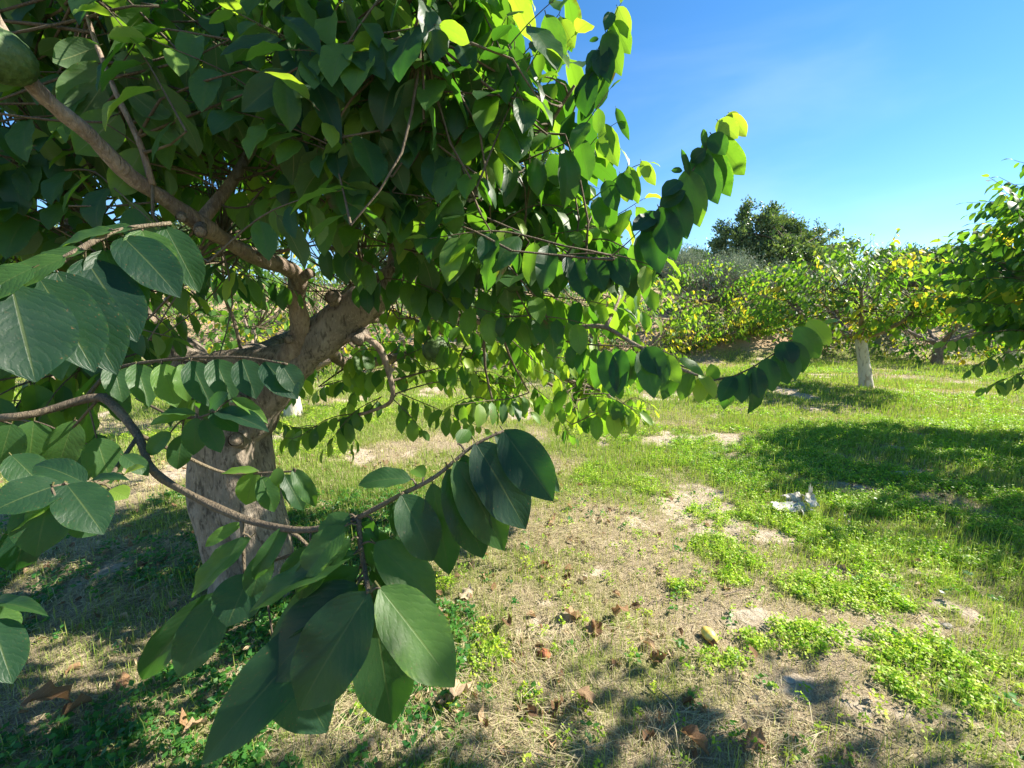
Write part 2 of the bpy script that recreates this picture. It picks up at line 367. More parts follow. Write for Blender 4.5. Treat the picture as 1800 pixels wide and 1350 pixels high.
# ------------------------------------------------------------------ leaf templates
def leaf_template(nu, nv, bend, fold, wave, twist=0., W=.54, petiole=True, seed=0, curl=0.):
    rs = np.random.default_rng(seed)
    v = np.linspace(0, 1, nv + 1); u = np.linspace(-1, 1, nu + 1)
    w = (1 - np.abs(2 * v ** .90 - 1) ** 2.1) ** .70 * (1 - .35 * sstep(v, .72, 1)); w[0] = .10; w[-1] = 0.02
    ang = -bend * (v ** 1.3); ds = 1 / nv
    yy = np.concatenate([[0], np.cumsum(np.cos((ang[1:] + ang[:-1]) / 2) * ds)]); zz = np.concatenate([[0], np.cumsum(np.sin((ang[1:] + ang[:-1]) / 2) * ds)])
    U, Vv = np.meshgrid(u, v); Wd = w[:, None] * W / 2
    x = U * Wd
    lift = np.abs(U) ** 1.2 * Wd * fold + wave * Wd * U ** 2 * np.sin(Vv * 17 + rs.uniform(0, 6) + (U > 0) * 1.7) - curl * np.abs(U) ** 3 * Wd
    tw = twist * Vv
    nx_, nz_ = x * np.cos(tw) - lift * np.sin(tw), x * np.sin(tw) + lift * np.cos(tw)
    cosn, sinn = np.cos(ang)[:, None], np.sin(ang)[:, None]
    V = np.stack([nx_, yy[:, None] - nz_ * sinn, zz[:, None] + nz_ * cosn], -1).reshape(-1, 3)
    uv = np.stack([U * .5 + .5, Vv], -1).reshape(-1, 2)
    m = nu + 1; i = np.arange(nv)[:, None] * m; j = np.arange(nu)[None]
    F = np.stack([i + j, i + j + 1, i + m + j + 1, i + m + j], -1).reshape(-1, 4)
    if petiole:
        k = len(V); r = .008
        pts = [(-r, 0), (r, 0), (0, -r * 1.5)]
        pv = [(a, .04, b - .004) for a, b in pts] + [(a * 1.3, -.075, b * 1.3 + .01) for a, b in pts]
        V = np.vstack([V, pv]); uv = np.vstack([uv, [(.5, -.1)] * 6])
        F = np.vstack([F, [(k, k + 1, k + 4, k + 3), (k + 1, k + 2, k + 5, k + 4), (k + 2, k, k + 3, k + 5)]])
    return V, F, uv
TP = [(.65, .25, .07, .1, .54, 0), (.42, .18, .06, -.12, .52, 0), (.9, .32, .08, .22, .50, 0), (.55, .36, .10, -.25, .56, .1), (.75, .12, .07, .15, .55, .2), (.3, .2, .08, .0, .52, 0)]
T_HI = [leaf_template(8, 14, b, f, w, t, W, True, i, c) for i, (b, f, w, t, W, c) in enumerate(TP)]
T_MID = [leaf_template(4, 7, b, f, w, t, W, True, i, c) for i, (b, f, w, t, W, c) in enumerate(TP)]
T_LO = [leaf_template(2, 4, b, f, w, t, W, False, i, c) for i, (b, f, w, t, W, c) in enumerate(TP)]
ME_HI = [mesh_np('leaf', V, F, M_LEAF, uv, smooth=True) for V, F, uv in T_HI]
ME_MID = [mesh_np('leaf', V, F, M_LEAF, uv, smooth=True) for V, F, uv in T_MID]
def joined(name, tmpl_list, Ms, tids, tints, mat, off=(0, 0, 0), use_uv=True):
    Vs, Fs, UV, TI = [], [], [], []; n = 0; tids = np.asarray(tids); tints = np.asarray(tints); Ms = np.asarray(Ms)
    for k, (V, F, uv) in enumerate(tmpl_list):
        s = np.where(tids == k)[0]
        if not len(s): continue
        W = np.einsum('nij,vj->nvi', Ms[s][:, :3, :3], V) + Ms[s][:, None, :3, 3] - np.asarray(off)
        Vs.append(W.reshape(-1, 3)); Fs.append((F[None] + (np.arange(len(s)) * len(V))[:, None, None] + n).reshape(-1, F.shape[1]))
        UV.append(np.tile(uv, (len(s), 1))); TI.append(np.repeat(tints[s], len(V))); n += len(s) * len(V)
    return mesh_np(name, np.vstack(Vs), np.vstack(Fs), mat, np.vstack(UV) if use_uv else None, {'tint': np.concatenate(TI)}, smooth=True)
def frame(base, d, n, L, Wf=1.0):
    d = nrm(d); n = n - d * (n @ d); n = nrm(n); x = np.cross(d, n)
    M = np.eye(4); M[:3, 0] = x * L * Wf; M[:3, 1] = d * L; M[:3, 2] = n * L; M[:3, 3] = base
    return M

UP = np.array([0, 0, 1.])
class Tree:
    def __init__(s, base): s.base = np.asarray(base, float); s.M = []; s.tid = []; s.tint = []; s.tw = Acc(); s.limbs = []; s.branches = []
    def leaf(s, M, tint, tid=None):
        tint = tint + (.28 if RNG.random() < .05 else 0); tint = min(tint, .74) if s.base[1] < 2.2 and s.base[0] < -1 else tint; s.M.append(M); s.tid.append(RNG.integers(len(TP)) if tid is None else tid); s.tint.append(tint)
    def limb(s, pts, r0, r1, seg=10, n=None, rough=.10, r=None):
        pts = np.asarray(pts, float); q = np.hstack([pts, np.asarray(r if r is not None else np.linspace(r0, r1, len(pts)))[:, None]])
        L = np.linalg.norm(np.diff(pts, axis=0), axis=1).sum()
        q = crspline(q, n or max(6, int(L / .035))); s.limbs.append(q)
        s.branches.append(tube(q[:, :3], q[:, 3], seg, True, rough, .25, len(s.limbs))); return q
    def shoot(s, pts, L=.15, step=.045, droop=.8, lat=.6, fwd=.35, tint=(.1, .3), r=.0035, tip=.35, mask=None, tipt=.25, start=.0, jit=.18, seg=4, Wf=1.0, zig=.0, wood=True):
        pts = np.asarray(pts, float); tot = np.linalg.norm(np.diff(pts, axis=0), axis=1).sum(); n = max(4, int(tot / step))
        q = crspline(pts, n + 1); T = nrm(np.gradient(q, axis=0)); side = 1 if RNG.random() < .5 else -1
        if wood: s.tw.add(*tube(q, np.linspace(r, r * .35, n + 1), seg, False))
        for i in range(1 + int(start * n), n + 1):
            t = i / n; f = (1 - sstep(t, .62, 1) * (1 - tip)) * (.75 + .25 * sstep(t, 0, .25)) * RNG.uniform(.70, 1.15)
            if mask is not None and not mask(q[i]): side = -side; continue
            lt = np.cross(T[i], UP); lt = nrm(lt) if np.linalg.norm(lt) > .15 else nrm(np.cross(T[i], RNG.normal(size=3)))
            lt = lt * side
            d = lt * lat + T[i] * fwd - UP * droop + RNG.normal(size=3) * jit
            if i == n: d = T[i] * .8 - UP * .3 + RNG.normal(size=3) * jit
            nn = UP + lt * .35 + RNG.normal(size=3) * jit
            d = nrm(d); le = L * f
            s.leaf(frame(q[i] + d * .10 * le, d, nn, le, RNG.uniform(.88, 1.1) * Wf), tint[0] + (tint[1] - tint[0]) * RNG.random() + tipt * sstep(t, .7, 1))
            side = -side
    def nearest(s, p):
        best = None
        for q in s.limbs:
            d = np.linalg.norm(q[:, :3] - p, axis=1); k = d.argmin()
            if best is None or d[k] < best[0]: best = (d[k], q[k, :3])
        return best
    def join_twig(s, p, d0, r=.0028, seg=4):
        dist, c = s.nearest(p)
        if dist < .01: return
        mid = (p + c) / 2 - np.asarray(d0) * dist * .15 + RNG.normal(size=3) * dist * .04
        q = crspline([c, mid, p], max(4, int(dist / .08))); s.tw.add(*tube(q, np.linspace(r * 1.8, r, len(q)), seg, False))

def visible_share(all_leaves):
    "pixels each leaf owns in a coarse picture, by depth sorting samples of all leaves"
    u, v = np.meshgrid(np.linspace(-.8, .8, 7), np.linspace(.05, .95, 11)); u = u.ravel(); v = v.ravel()
    pts = np.stack([u * .26 * np.sin(np.pi * v) ** .7, v, -.3 * v ** 2, np.ones_like(u)], 1)
    W = np.einsum('nij,vj->nvi', all_leaves[:, :3], pts); X, Y, D = proj(W.reshape(-1, 3))
    own = np.repeat(np.arange(len(all_leaves)), len(pts))
    k = (D > .05) & (X > 0) & (X < 1800) & (Y > 0) & (Y < 1350); X, Y, D, own = X[k], Y[k], D[k], own[k]
    key = (Y // 7).astype(int) * 260 + (X // 7).astype(int); o = np.lexsort((D, key)); key = key[o]; own = own[o]
    first = np.concatenate([[True], key[1:] != key[:-1]])
    return np.bincount(own[first], minlength=len(all_leaves))

# ------------------------------------------------------------------ THE NEAR TREE
tb = G(447, 1035); TB = np.array([tb[0], tb[1], float(hgt(tb[0], tb[1])) - .0])
T = Tree(TB)
def PP(l): return [P(*a) for a in l]
# trunk: leaning column that widens to the foot and forks
tp = [np.array([TB[0], TB[1], TB[2] - .12]), P(452, 1010, 2.16), P(440, 930, 2.12), P(418, 850, 2.10), P(408, 790, 2.08), P(418, 735, 2.08), P(450, 690, 2.07)]
tr_r = [.235, .20, .192, .19, .175, .15, .115]
q = crspline(np.hstack([np.array(tp), np.array(tr_r)[:, None]]), 70)
def trunk_mesh():
    seg = 72; V, Fs = tube(q[:, :3], q[:, 3], seg, True)
    n = len(q); W = V[:n * seg].reshape(n, seg, 3); th = np.arange(seg) / seg * 2 * np.pi; s = np.linspace(0, 1, n)[:, None]
    c = q[:, None, :3]; d = W - c
    f = 1 + .10 * np.sin(th * 3 + s * 4) * (1 - .5 * s) + .07 * np.sin(th * 5 - s * 7) + .10 * (fbm(np.cos(th)[None] * 1.6 + 9 + 0 * s, np.sin(th)[None] * 1.6 + s * 5, 1, 3) - .5)
    f = f + .05 * (fbm(np.cos(th)[None] * 9 + 9 + 0 * s, np.sin(th)[None] * 9 + s * 6, 1, 3) - .5)
    f = f * (1 + .28 * np.exp(-s * 14) * (.6 + .4 * np.sin(th * 4 + 1)))
    # old rot split running up the camera-right side of the foot
    ax = (d / np.linalg.norm(d, axis=-1, keepdims=True)); cam_dir = nrm(np.array([.10, -1, 0]))
    al = np.arctan2(ax @ np.array([1., 0, 0]), -(ax @ np.array([0, 1., 0])))
    cut = np.exp(-((al - .02 - .12 * np.sin(s * 9)) / .15) ** 2) * sstep(s, .50, .34)
    f = f * (1 - .42 * cut)
    f = f * (1 + .10 * np.exp(-((al + .55) / .3) ** 2 - ((s - .55) / .06) ** 2) - .12 * np.exp(-((al + .55) / .14) ** 2 - ((s - .55) / .03) ** 2))
    V[:n * seg] = (c + d * f[..., None]).reshape(-1, 3)
    return mesh_np('trunk', V - TB, Fs, M_TRUNK, smooth=True)
tree = link('annona_tree', None, label='large custard apple tree in the foreground with a thick forked trunk and broad drooping leaves', cat='tree', loc=TB)
link('trunk', trunk_mesh(), tree)
T.limbs.append(q)
L = T.limb
A1 = L(PP([(425, 760, 2.09), (470, 700, 2.06), (530, 625, 2.03), (598, 568, 2.0), (660, 520, 1.97), (720, 470, 1.95), (790, 390, 1.95), (860, 290, 1.9), (910, 190, 1.85)]), 0, 0, 20, None, .10,
       [.125, .095, .092, .094, .085, .065, .045, .03, .02])
A2 = L(PP([(420, 770, 2.1), (370, 690, 2.15), (320, 625, 2.2), (262, 590, 2.2), (200, 500, 2.25), (120, 380, 2.3), (60, 230, 2.3), (30, 60, 2.3)]), 0, 0, 18, None, .12, [.14, .12, .105, .09, .06, .045, .03, .02])
A2b = L(PP([(280, 602, 2.15), (258, 590, 2.05), (255, 565, 2.0), (240, 500, 1.95), (180, 420, 1.8), (120, 350, 1.7)]), .05, .012, 10)
A2c = L(PP([(395, 640, 2.12), (450, 622, 2.3), (470, 612, 2.5), (560, 560, 2.9), (640, 480, 3.2)]), .075, .02, 12)
A2d = L(PP([(380, 640, 2.12), (500, 625, 2.08), (560, 590, 2.02)]), .07, .06, 12)
A3 = L(PP([(475, 680, 2.06), (512, 622, 1.97), (528, 570, 1.90), (520, 525, 1.84), (524, 488, 1.78), (500, 468, 1.70), (455, 455, 1.55), (400, 425, 1.38), (350, 393, 1.24), (290, 350, 1.13), (230, 310, 1.05), (160, 240, .96), (60, 152, .86), (0, 55, .80), (-60, -70, .75)]),
       0, 0, 16, 110, .10, [.05, .048, .042, .038, .041, .033, .030, .026, .026, .021, .021, .018, .016, .013, .01])
A4 = L(PP([(350, 393, 1.25), (400, 330, 1.34), (440, 265, 1.42), (500, 150, 1.5), (550, 30, 1.5), (600, -120, 1.5)]), .019, .010, 10)
A5 = L(PP([(268, 325, 1.08), (245, 250, 1.06), (205, 165, 1.05), (165, 65, 1.04), (140, -20, 1.04)]), .0085, .004, 8)
A6 = L(PP([(690, 500, 1.98), (705, 400, 2.05), (735, 270, 2.15), (745, 80, 2.2), (760, -120, 2.2)]), .045, .015, 10)
A7 = L(PP([(600, 600, 2.0), (632, 590, 1.97), (665, 610, 2.0), (682, 650, 2.05), (690, 700, 2.1), (660, 720, 2.2), (600, 738, 2.3), (560, 750, 2.35)]), .022, .004, 8)
A8 = L(PP([(700, 490, 1.9), (760, 530, 1.8), (830, 562, 1.7), (900, 577, 1.6), (1000, 577, 1.5), (1060, 574, 1.45), (1110, 602, 1.4), (1200, 650, 1.35), (1255, 668, 1.32)]), .014, .0042, 8)
A8b = L(PP([(1065, 574, 1.45), (1080, 545, 1.5), (1090, 520, 1.55)]), .008, .005, 6)
DARK_BI = len(T.branches)
A9 = L(PP([(120, 400, 1.75), (-250, 500, 1.5), (-200, 740, .95), (0, 735, .76), (80, 722, .78), (155, 700, .8), (188, 702, .8), (240, 762, .76), (268, 825, .71), (340, 872, .66), (430, 913, .62), (520, 932, .59), (575, 927, .57), (632, 910, .56)]),
       0, 0, 12, 120, .22, [.012, .011, .0085, .0075, .0075, .0082, .0080, .0068, .0064, .0057, .0053, .0046, .0040, .0036])
A10 = L(PP([(790, 400, 1.95), (900, 440, 1.75), (1000, 455, 1.5), (1085, 455, 1.32)]), .018, .006, 7)
A11 = L(PP([(860, 290, 1.9), (940, 250, 1.7), (1010, 150, 1.55)]), .016, .006, 7)
A12 = L(PP([(745, 60, 1.0), (742, 0, 1.0), (740, -150, 1.05), (760, -400, 1.3), (740, -300, 2.0)]), .004, .012, 7)
A13 = L(PP([(430, 640, 2.15), (410, 560, 2.1), (395, 520, 2.05), (390, 420, 2.0)]), .010, .006, 6)
A14 = L(PP([(560, 590, 2.0), (620, 640, 2.5), (760, 620, 3.0), (900, 640, 3.2), (990, 690, 3.2)]), .04, .008, 8)
A15 = L(PP([(600, 570, 2.1), (700, 560, 2.7), (830, 600, 2.9), (940, 640, 2.8), (990, 665, 2.7), (1060, 690, 2.6), (1100, 720, 2.6)]), .03, .006, 8)
A16 = L(PP([(860, 430, 1.9), (560, 430, 1.8), (740, 430, 1.7), (900, 445, 1.5)][2:]), .006, .004, 6)
A17 = L(PP([(90, 300, 2.3), (-100, 200, 2.2), (-400, 0, 2.0), (-600, -200, 1.8)]), .03, .012, 7)
for k, (bx, by) in enumerate([(268, 330), (350, 400), (520, 575), (528, 600)]): pass

# sawn stubs on the old wood
M_CUT = bark_material('sawn wood', (.20, .15, .11), (.28, .22, .16), (.36, .29, .22), 3.0, .4)
def stub(a, b, da, db, r):
    p0, p1 = P(*a, da), P(*b, db); V, Fs = tube(crspline([p0, (p0 + p1) / 2, p1], 8), np.array([1.25, 1.1, 1.02, 1, 1, 1.02, 1.08, 1.0]) * r, 14, False, .12, 0, a[0])
    s_ = link('sawn_stub', mesh_np('sawn_stub', V - TB, Fs, M_TRUNK, smooth=True), tree)
    d = nrm(p1 - p0); V2, F2 = tube(np.array([p1 - d * .004, p1 - d * .002]), r * .93, 14); link('cut_face', mesh_np('cut_face', V2 - TB, F2, M_CUT), s_)
stub((352, 393), (352, 408), 1.25, 1.18, .017); stub((322, 375), (318, 383), 1.19, 1.15, .013); stub((530, 488), (546, 480), 1.78, 1.75, .022); stub((600, 540), (584, 520), 1.98, 1.88, .035)
stub((520, 590), (505, 598), 1.93, 1.86, .018); stub((660, 540), (700, 470), 1.97, 1.88, .04); stub((270, 585), (262, 560), 2.1, 2.0, .03); stub((425, 780), (415, 772), 1.98, 1.87, .032); stub((640, 585), (626, 600), 2.0, 1.95, .03)
# hand-placed near leaves: base px, tip px, depth at base / tip, width px, tint
def HL(bx, by, tx, ty, db, dt, w, tint, tid=None, tilt=.5, roll=0., back=False):
    a, b = P(bx, by, db), P(tx, ty, dt); d = b - a; Lm = np.linalg.norm(d)
    tid = RNG.integers(len(TP)) if tid is None else tid
    bend = TP[tid][0]; chord = 1 - bend ** 2 / 12; Lm /= chord
    tocam = nrm(CC - (a + b) / 2); n = tocam + UP * tilt + CX * roll
    if back: n = -n
    dn = nrm(d); n = nrm(n - dn * (n @ dn))
    dirc = nrm(dn + n * bend * .36)                # leave the stem above the chord, then bend down on to the tip
    Wf = .88 * (w * (db + dt) / 2 / FPX) / (TP[tid][4] * Lm)
    T.leaf(frame(a, dirc, n, Lm, Wf), tint + RNG.uniform(-.05, .08), tid)
    return a
hand = [
 # hanging spray at the bottom centre
 (648, 1042, 522, 1250, .50, .47, 142, .17, 5, .7), (668, 1034, 800, 1207, .50, .48, 118, .14, 5, .8), (655, 1050, 690, 1278, .53, .54, 112, .22, 1, .3),
 (628, 1028, 468, 1197, .53, .50, 128, .14, 1, .9), (600, 1065, 350, 1345, .55, .46, 118, .04, 1, .5), (480, 1120, 575, 1288, .57, .56, 118, .04, 1, .2),
 (440, 1008, 398, 1102, .60, .57, 92, .04, 5, .5), (395, 1045, 312, 1192, .60, .56, 84, .15, 1, .5), (380, 1042, 243, 1198, .62, .60, 58, .10, 0, .4),
 (660, 955, 767, 1060, .54, .55, 84, .30, 1, .6), (606, 925, 527, 1022, .54, .52, 66, .32, 3, .8), (622, 975, 430, 1078, .53, .52, 66, .28, 3, .9),
 (618, 950, 520, 1050, .54, .53, 60, .30, 2, .9), (440, 945, 333, 1050, .62, .60, 52, .36, 3, .7), (425, 920, 360, 960, .63, .61, 26, .45, 0, .6),
 (632, 1000, 470, 1130, .55, .53, 80, .16, 1, .9), (505, 925, 445, 1020, .6, .58, 36, .30, 0, .5), (470, 970, 440, 1050, .60, .58, 50, .26, 0, .4),
 (545, 960, 500, 1040, .57, .57, 50, .12, 0, .5), (640, 930, 690, 1010, .56, .58, 60, .20, 0, .4), (655, 1000, 700, 1090, .56, .58, 70, .06, 1, .4),
 (655, 915, 640, 960, .56, .58, 50, .25, 1, .4), (615, 905, 560, 960, .56, .55, 60, .25, 3, .8), (640, 1030, 560, 1150, .57, .57, 90, .08, 1, .5),
 # stem to the right
 (885, 757, 972, 880, .58, .55, 92, .06, 1, .9, -.5), (836, 778, 925, 930, .57, .57, 105, .02, 5, .6), (800, 812, 888, 968, .56, .58, 88, .10, 1, .5),
 (788, 825, 850, 982, .56, .58, 84, .06, 1, .4), (760, 850, 790, 1012, .56, .58, 66, .22, 1, .3), (706, 870, 762, 985, .55, .55, 82, .20, 0, .5),
 (722, 842, 630, 850, .56, .55, 48, .30, 0, 1.3), (870, 765, 985, 862, .60, .60, 60, .12, 0, .6), (815, 800, 845, 915, .57, .59, 60, .04, 1, .3),
 (745, 840, 728, 822, .56, .6, 30, .6, 0, .6), (805, 780, 825, 755, .6, .62, 30, .10, 0, .5), (690, 885, 740, 960, .56, .6, 60, .12, 1, .2), (850, 790, 885, 940, .59, .60, 80, .05, 1, .3),
 # big leaves on the left edge
 (20, 500, 62, 670, .46, .45, 152, .05, 5, .55), (70, 490, 165, 650, .50, .49, 112, .05, 1, .6), (100, 478, 205, 655, .52, .53, 110, .04, 1, .5), (150, 455, 240, 598, .55, .55, 100, .03, 1, .5),
 (185, 440, 232, 570, .57, .57, 88, .04, 0, .5), (215, 415, 315, 520, .58, .58, 88, .03, 1, .5), (250, 405, 285, 500, .60, .60, 80, .05, 0, .5), (290, 398, 350, 512, .63, .64, 66, .24, 1, .4),
 (115, 452, -5, 520, .50, .47, 62, .42, 1, 1.2), (150, 440, 30, 480, .53, .51, 52, .38, 1, 1.3), (200, 405, 95, 440, .56, .55, 48, .42, 1, 1.3), (60, 470, -60, 540, .47, .44, 70, .3, 1, 1.1), (235, 400, 150, 425, .58, .57, 44, .4, 1, 1.2),
 (-10, 520, -60, 680, .46, .45, 150, .1, 1, .5),
 # row on the horizontal shoot across the trunk
 (240, 640, 262, 712, .82, .80, 46, .28, 0, .4), (285, 640, 310, 715, .80, .79, 52, .22, 1, .4), (335, 635, 372, 715, .78, .77, 54, .14, 1, .4), (378, 632, 408, 705, .77, .76, 56, .12, 0, .4),
 (425, 632, 450, 700, .76, .75, 54, .12, 1, .4), (465, 636, 522, 700, .75, .74, 60, .08, 1, .5), (495, 640, 526, 690, .74, .75, 46, .10, 0, .4), (320, 640, 330, 705, .80, .80, 40, .5, 0, .4), (200, 640, 215, 705, .84, .83, 46, .2, 0, .4),
 # cluster in front of the fork
 (380, 724, 470, 755, .72, .70, 40, .06, 0, .9), (372, 725, 418, 758, .72, .71, 40, .08, 1, 1.), (368, 722, 400, 690, .73, .72, 36, .10, 1, .9), (358, 738, 388, 795, .73, .73, 38, .22, 1, .3), (345, 735, 340, 800, .73, .73, 42, .28, 1, .3),
 (330, 735, 262, 745, .74, .73, 24, .46, 0, 1.), (345, 728, 275, 728, .74, .73, 22, .42, 3, 1.), (300, 760, 260, 800, .74, .73, 34, .30, 0, .8), (320, 765, 312, 825, .76, .76, 40, .22, 0, .3), (410, 700, 470, 742, .73, .72, 24, .48, 0, .8),
 # yellowing leaves in front of the trunk
 (448, 830, 432, 888, .88, .88, 48, .60, 1, .3), (460, 838, 482, 900, .88, .88, 40, .38, 1, .3), (478, 835, 476, 890, .89, .9, 30, .50, 0, .3), (500, 835, 532, 895, .88, .88, 40, .10, 2, .3), (515, 825, 555, 890, .86, .87, 34, .28, 3, .4), (490, 822, 486, 855, .86, .86, 24, .5, 1, .3),
 (455, 828, 388, 832, .88, .86, 20, .55, 3, .9), (440, 832, 425, 870, .9, .9, 30, .55, 0, .3),
 # left side, lower
 (118, 852, 182, 938, .58, .56, 82, .12, 5, .6), (92, 856, 62, 978, .57, .55, 88, .14, 1, .5), (110, 850, -20, 900, .58, .52, 92, .10, 1, 1.1), (150, 850, 60, 815, .60, .60, 52, .08, 0, 1.1), (100, 880, 10, 940, .56, .54, 30, .55, 3, .8),
 (60, 900, 25, 1005, .62, .62, 60, .02, 2, .3), (160, 845, 225, 842, .62, .61, 22, .14, 0, .9), (195, 860, 225, 875, .62, .62, 36, .34, 1, .6), (215, 800, 260, 835, .7, .7, 34, .3, 0, .6), (218, 835, 252, 820, .68, .67, 20, .86, 0, .8),
 (-20, 1060, 80, 1078, .55, .53, 30, .16, 0, 1.1), (-15, 1090, 22, 1200, .52, .50, 72, .10, 1, .5), (-20, 1070, 25, 1120, .56, .56, 50, .4, 0, .4), (140, 900, 170, 940, .62, .63, 60, .2, 0, .3),
 (20, 800, 80, 860, .66, .66, 60, .12, 1, .6), (170, 770, 195, 850, .8, .8, 60, .30, 1, .4), (130, 740, 100, 830, .85, .85, 56, .34, 1, .4), (60, 740, 50, 830, .85, .85, 66, .34, 1, .3), (20, 745, -5, 830, .8, .8, 60, .3, 1, .3),
 # pale undersides by the upper left twig
 (208, 200, 135, 270, 1.05, 1.02, 66, .42, 4, .2, 0, True), (190, 115, 105, 190, 1.05, 1.02, 62, .40, 4, .2, 0, True), (180, 150, 118, 235, 1.05, 1.03, 60, .36, 4, .2, 0, True), (225, 160, 300, 215, 1.05, 1.02, 46, .34, 4, .2, 0, True),
 (235, 180, 315, 262, 1.06, 1.03, 50, .34, 4, .2, 0, True), (200, 100, 275, 120, 1.05, 1.02, 46, .34, 4, .2, 0, True), (250, 262, 200, 345, 1.07, 1.05, 54, .62, 4, .3, 0, True), (175, 80, 95, 110, 1.04, 1., 50, .3, 4, .2, 0, True),

 # bright fan of leaves in the middle of the crown
 (850, 222, 780, 232, 1.15, 1.1, 24, .62, 0, 1.2), (855, 225, 812, 250, 1.12, 1.05, 34, .22, 1, 1.3), (862, 215, 930, 215, 1.15, 1.12, 32, .66, 1, 1.2), (868, 230, 932, 262, 1.12, 1.1, 40, .70, 1, .9), (860, 235, 900, 300, 1.12, 1.1, 26, .6, 0, .5),
 (850, 240, 790, 300, 1.12, 1.1, 44, .42, 1, .6), (860, 240, 880, 330, 1.14, 1.14, 34, .45, 1, .3),
 (500, 30, 565, 95, 1.0, .95, 42, .18, 1, 1.), (530, 90, 605, 175, 1.0, .95, 52, .10, 1, .9), (530, 100, 600, 250, 1.02, 1.0, 50, .08, 1, .6), (495, 70, 385, 95, 1., .97, 34, .12, 1, .9),
 (510, 130, 425, 195, 1.02, 1., 56, .22, 1, .4),
]
HB = [HL(*h) for h in hand]
T.tw.add(*tube(crspline(PP([(630, 910, .56), (634, 960, .55), (641, 1000, .54), (648, 1042, .50)]), 14), np.linspace(.0038, .0030, 14), 8))
T.tw.add(*tube(crspline(PP([(630, 910, .56), (700, 872, .56), (765, 838, .56), (830, 785, .57), (885, 757, .58)]), 24), np.linspace(.004, .002, 24), 8))
T.tw.add(*tube(crspline(PP([(-80, 540, .45), (0, 508, .46), (100, 462, .51), (200, 408, .57), (300, 392, .63)]), 24), np.linspace(.005, .003, 24), 8))
T.tw.add(*tube(crspline(PP([(150, 700, .82), (200, 650, .84), (300, 632, .8), (420, 628, .76), (505, 640, .74)]), 20), np.linspace(.004, .002, 20), 6))
T.tw.add(*tube(crspline(PP([(235, 760, .76), (300, 790, .82), (390, 830, .88), (450, 832, .88), (520, 828, .86)]), 20), np.linspace(.0045, .002, 20), 6))
T.tw.add(*tube(crspline(PP([(240, 770, .75), (210, 815, .70), (180, 850, .63), (110, 853, .58), (90, 856, .57)]), 20), np.linspace(.004, .0025, 20), 6))
T.tw.add(*tube(crspline(PP([(170, 705, .8), (130, 750, .85), (95, 780, .9)]), 8), np.linspace(.003, .002, 8), 6))
T.tw.add(*tube(crspline(PP([(240, 700, .9), (300, 730, .8), (350, 735, .73), (380, 724, .72)]), 8), np.linspace(.003, .002, 8), 6))
T.tw.add(*tube(crspline(PP([(425, 912, .62), (428, 970, .62), (430, 1010, .61)]), 8), np.linspace(.0035, .002, 8), 6))
T.tw.add(*tube(crspline(PP([(505, 932, .60), (540, 960, .60), (470, 990, .6), (440, 1005, .6)]), 8), np.linspace(.003, .002, 8), 6))
T.tw.add(*tube(crspline(PP([(0, 200, .9), (100, 212, .95), (185, 215, 1.0)]), 8), np.linspace(.0025, .003, 8), 6))
T.tw.add(*tube(crspline(PP([(120, 362, 1.0), (200, 362, 1.05), (275, 355, 1.12)]), 8), np.linspace(.002, .003, 8), 6))

HT = np.vstack([v.reshape(-1, 3) for v in T.tw.V] + [A9[:, :3]])
for b in HB:
    dd = np.linalg.norm(HT - b, axis=1); k = dd.argmin()
    if .004 < dd[k] < .10:
        T.tw.add(*tube(crspline([HT[k], (HT[k] + b) / 2 + UP * .003, b], 5), np.linspace(.0017, .0013, 5), 5, False))
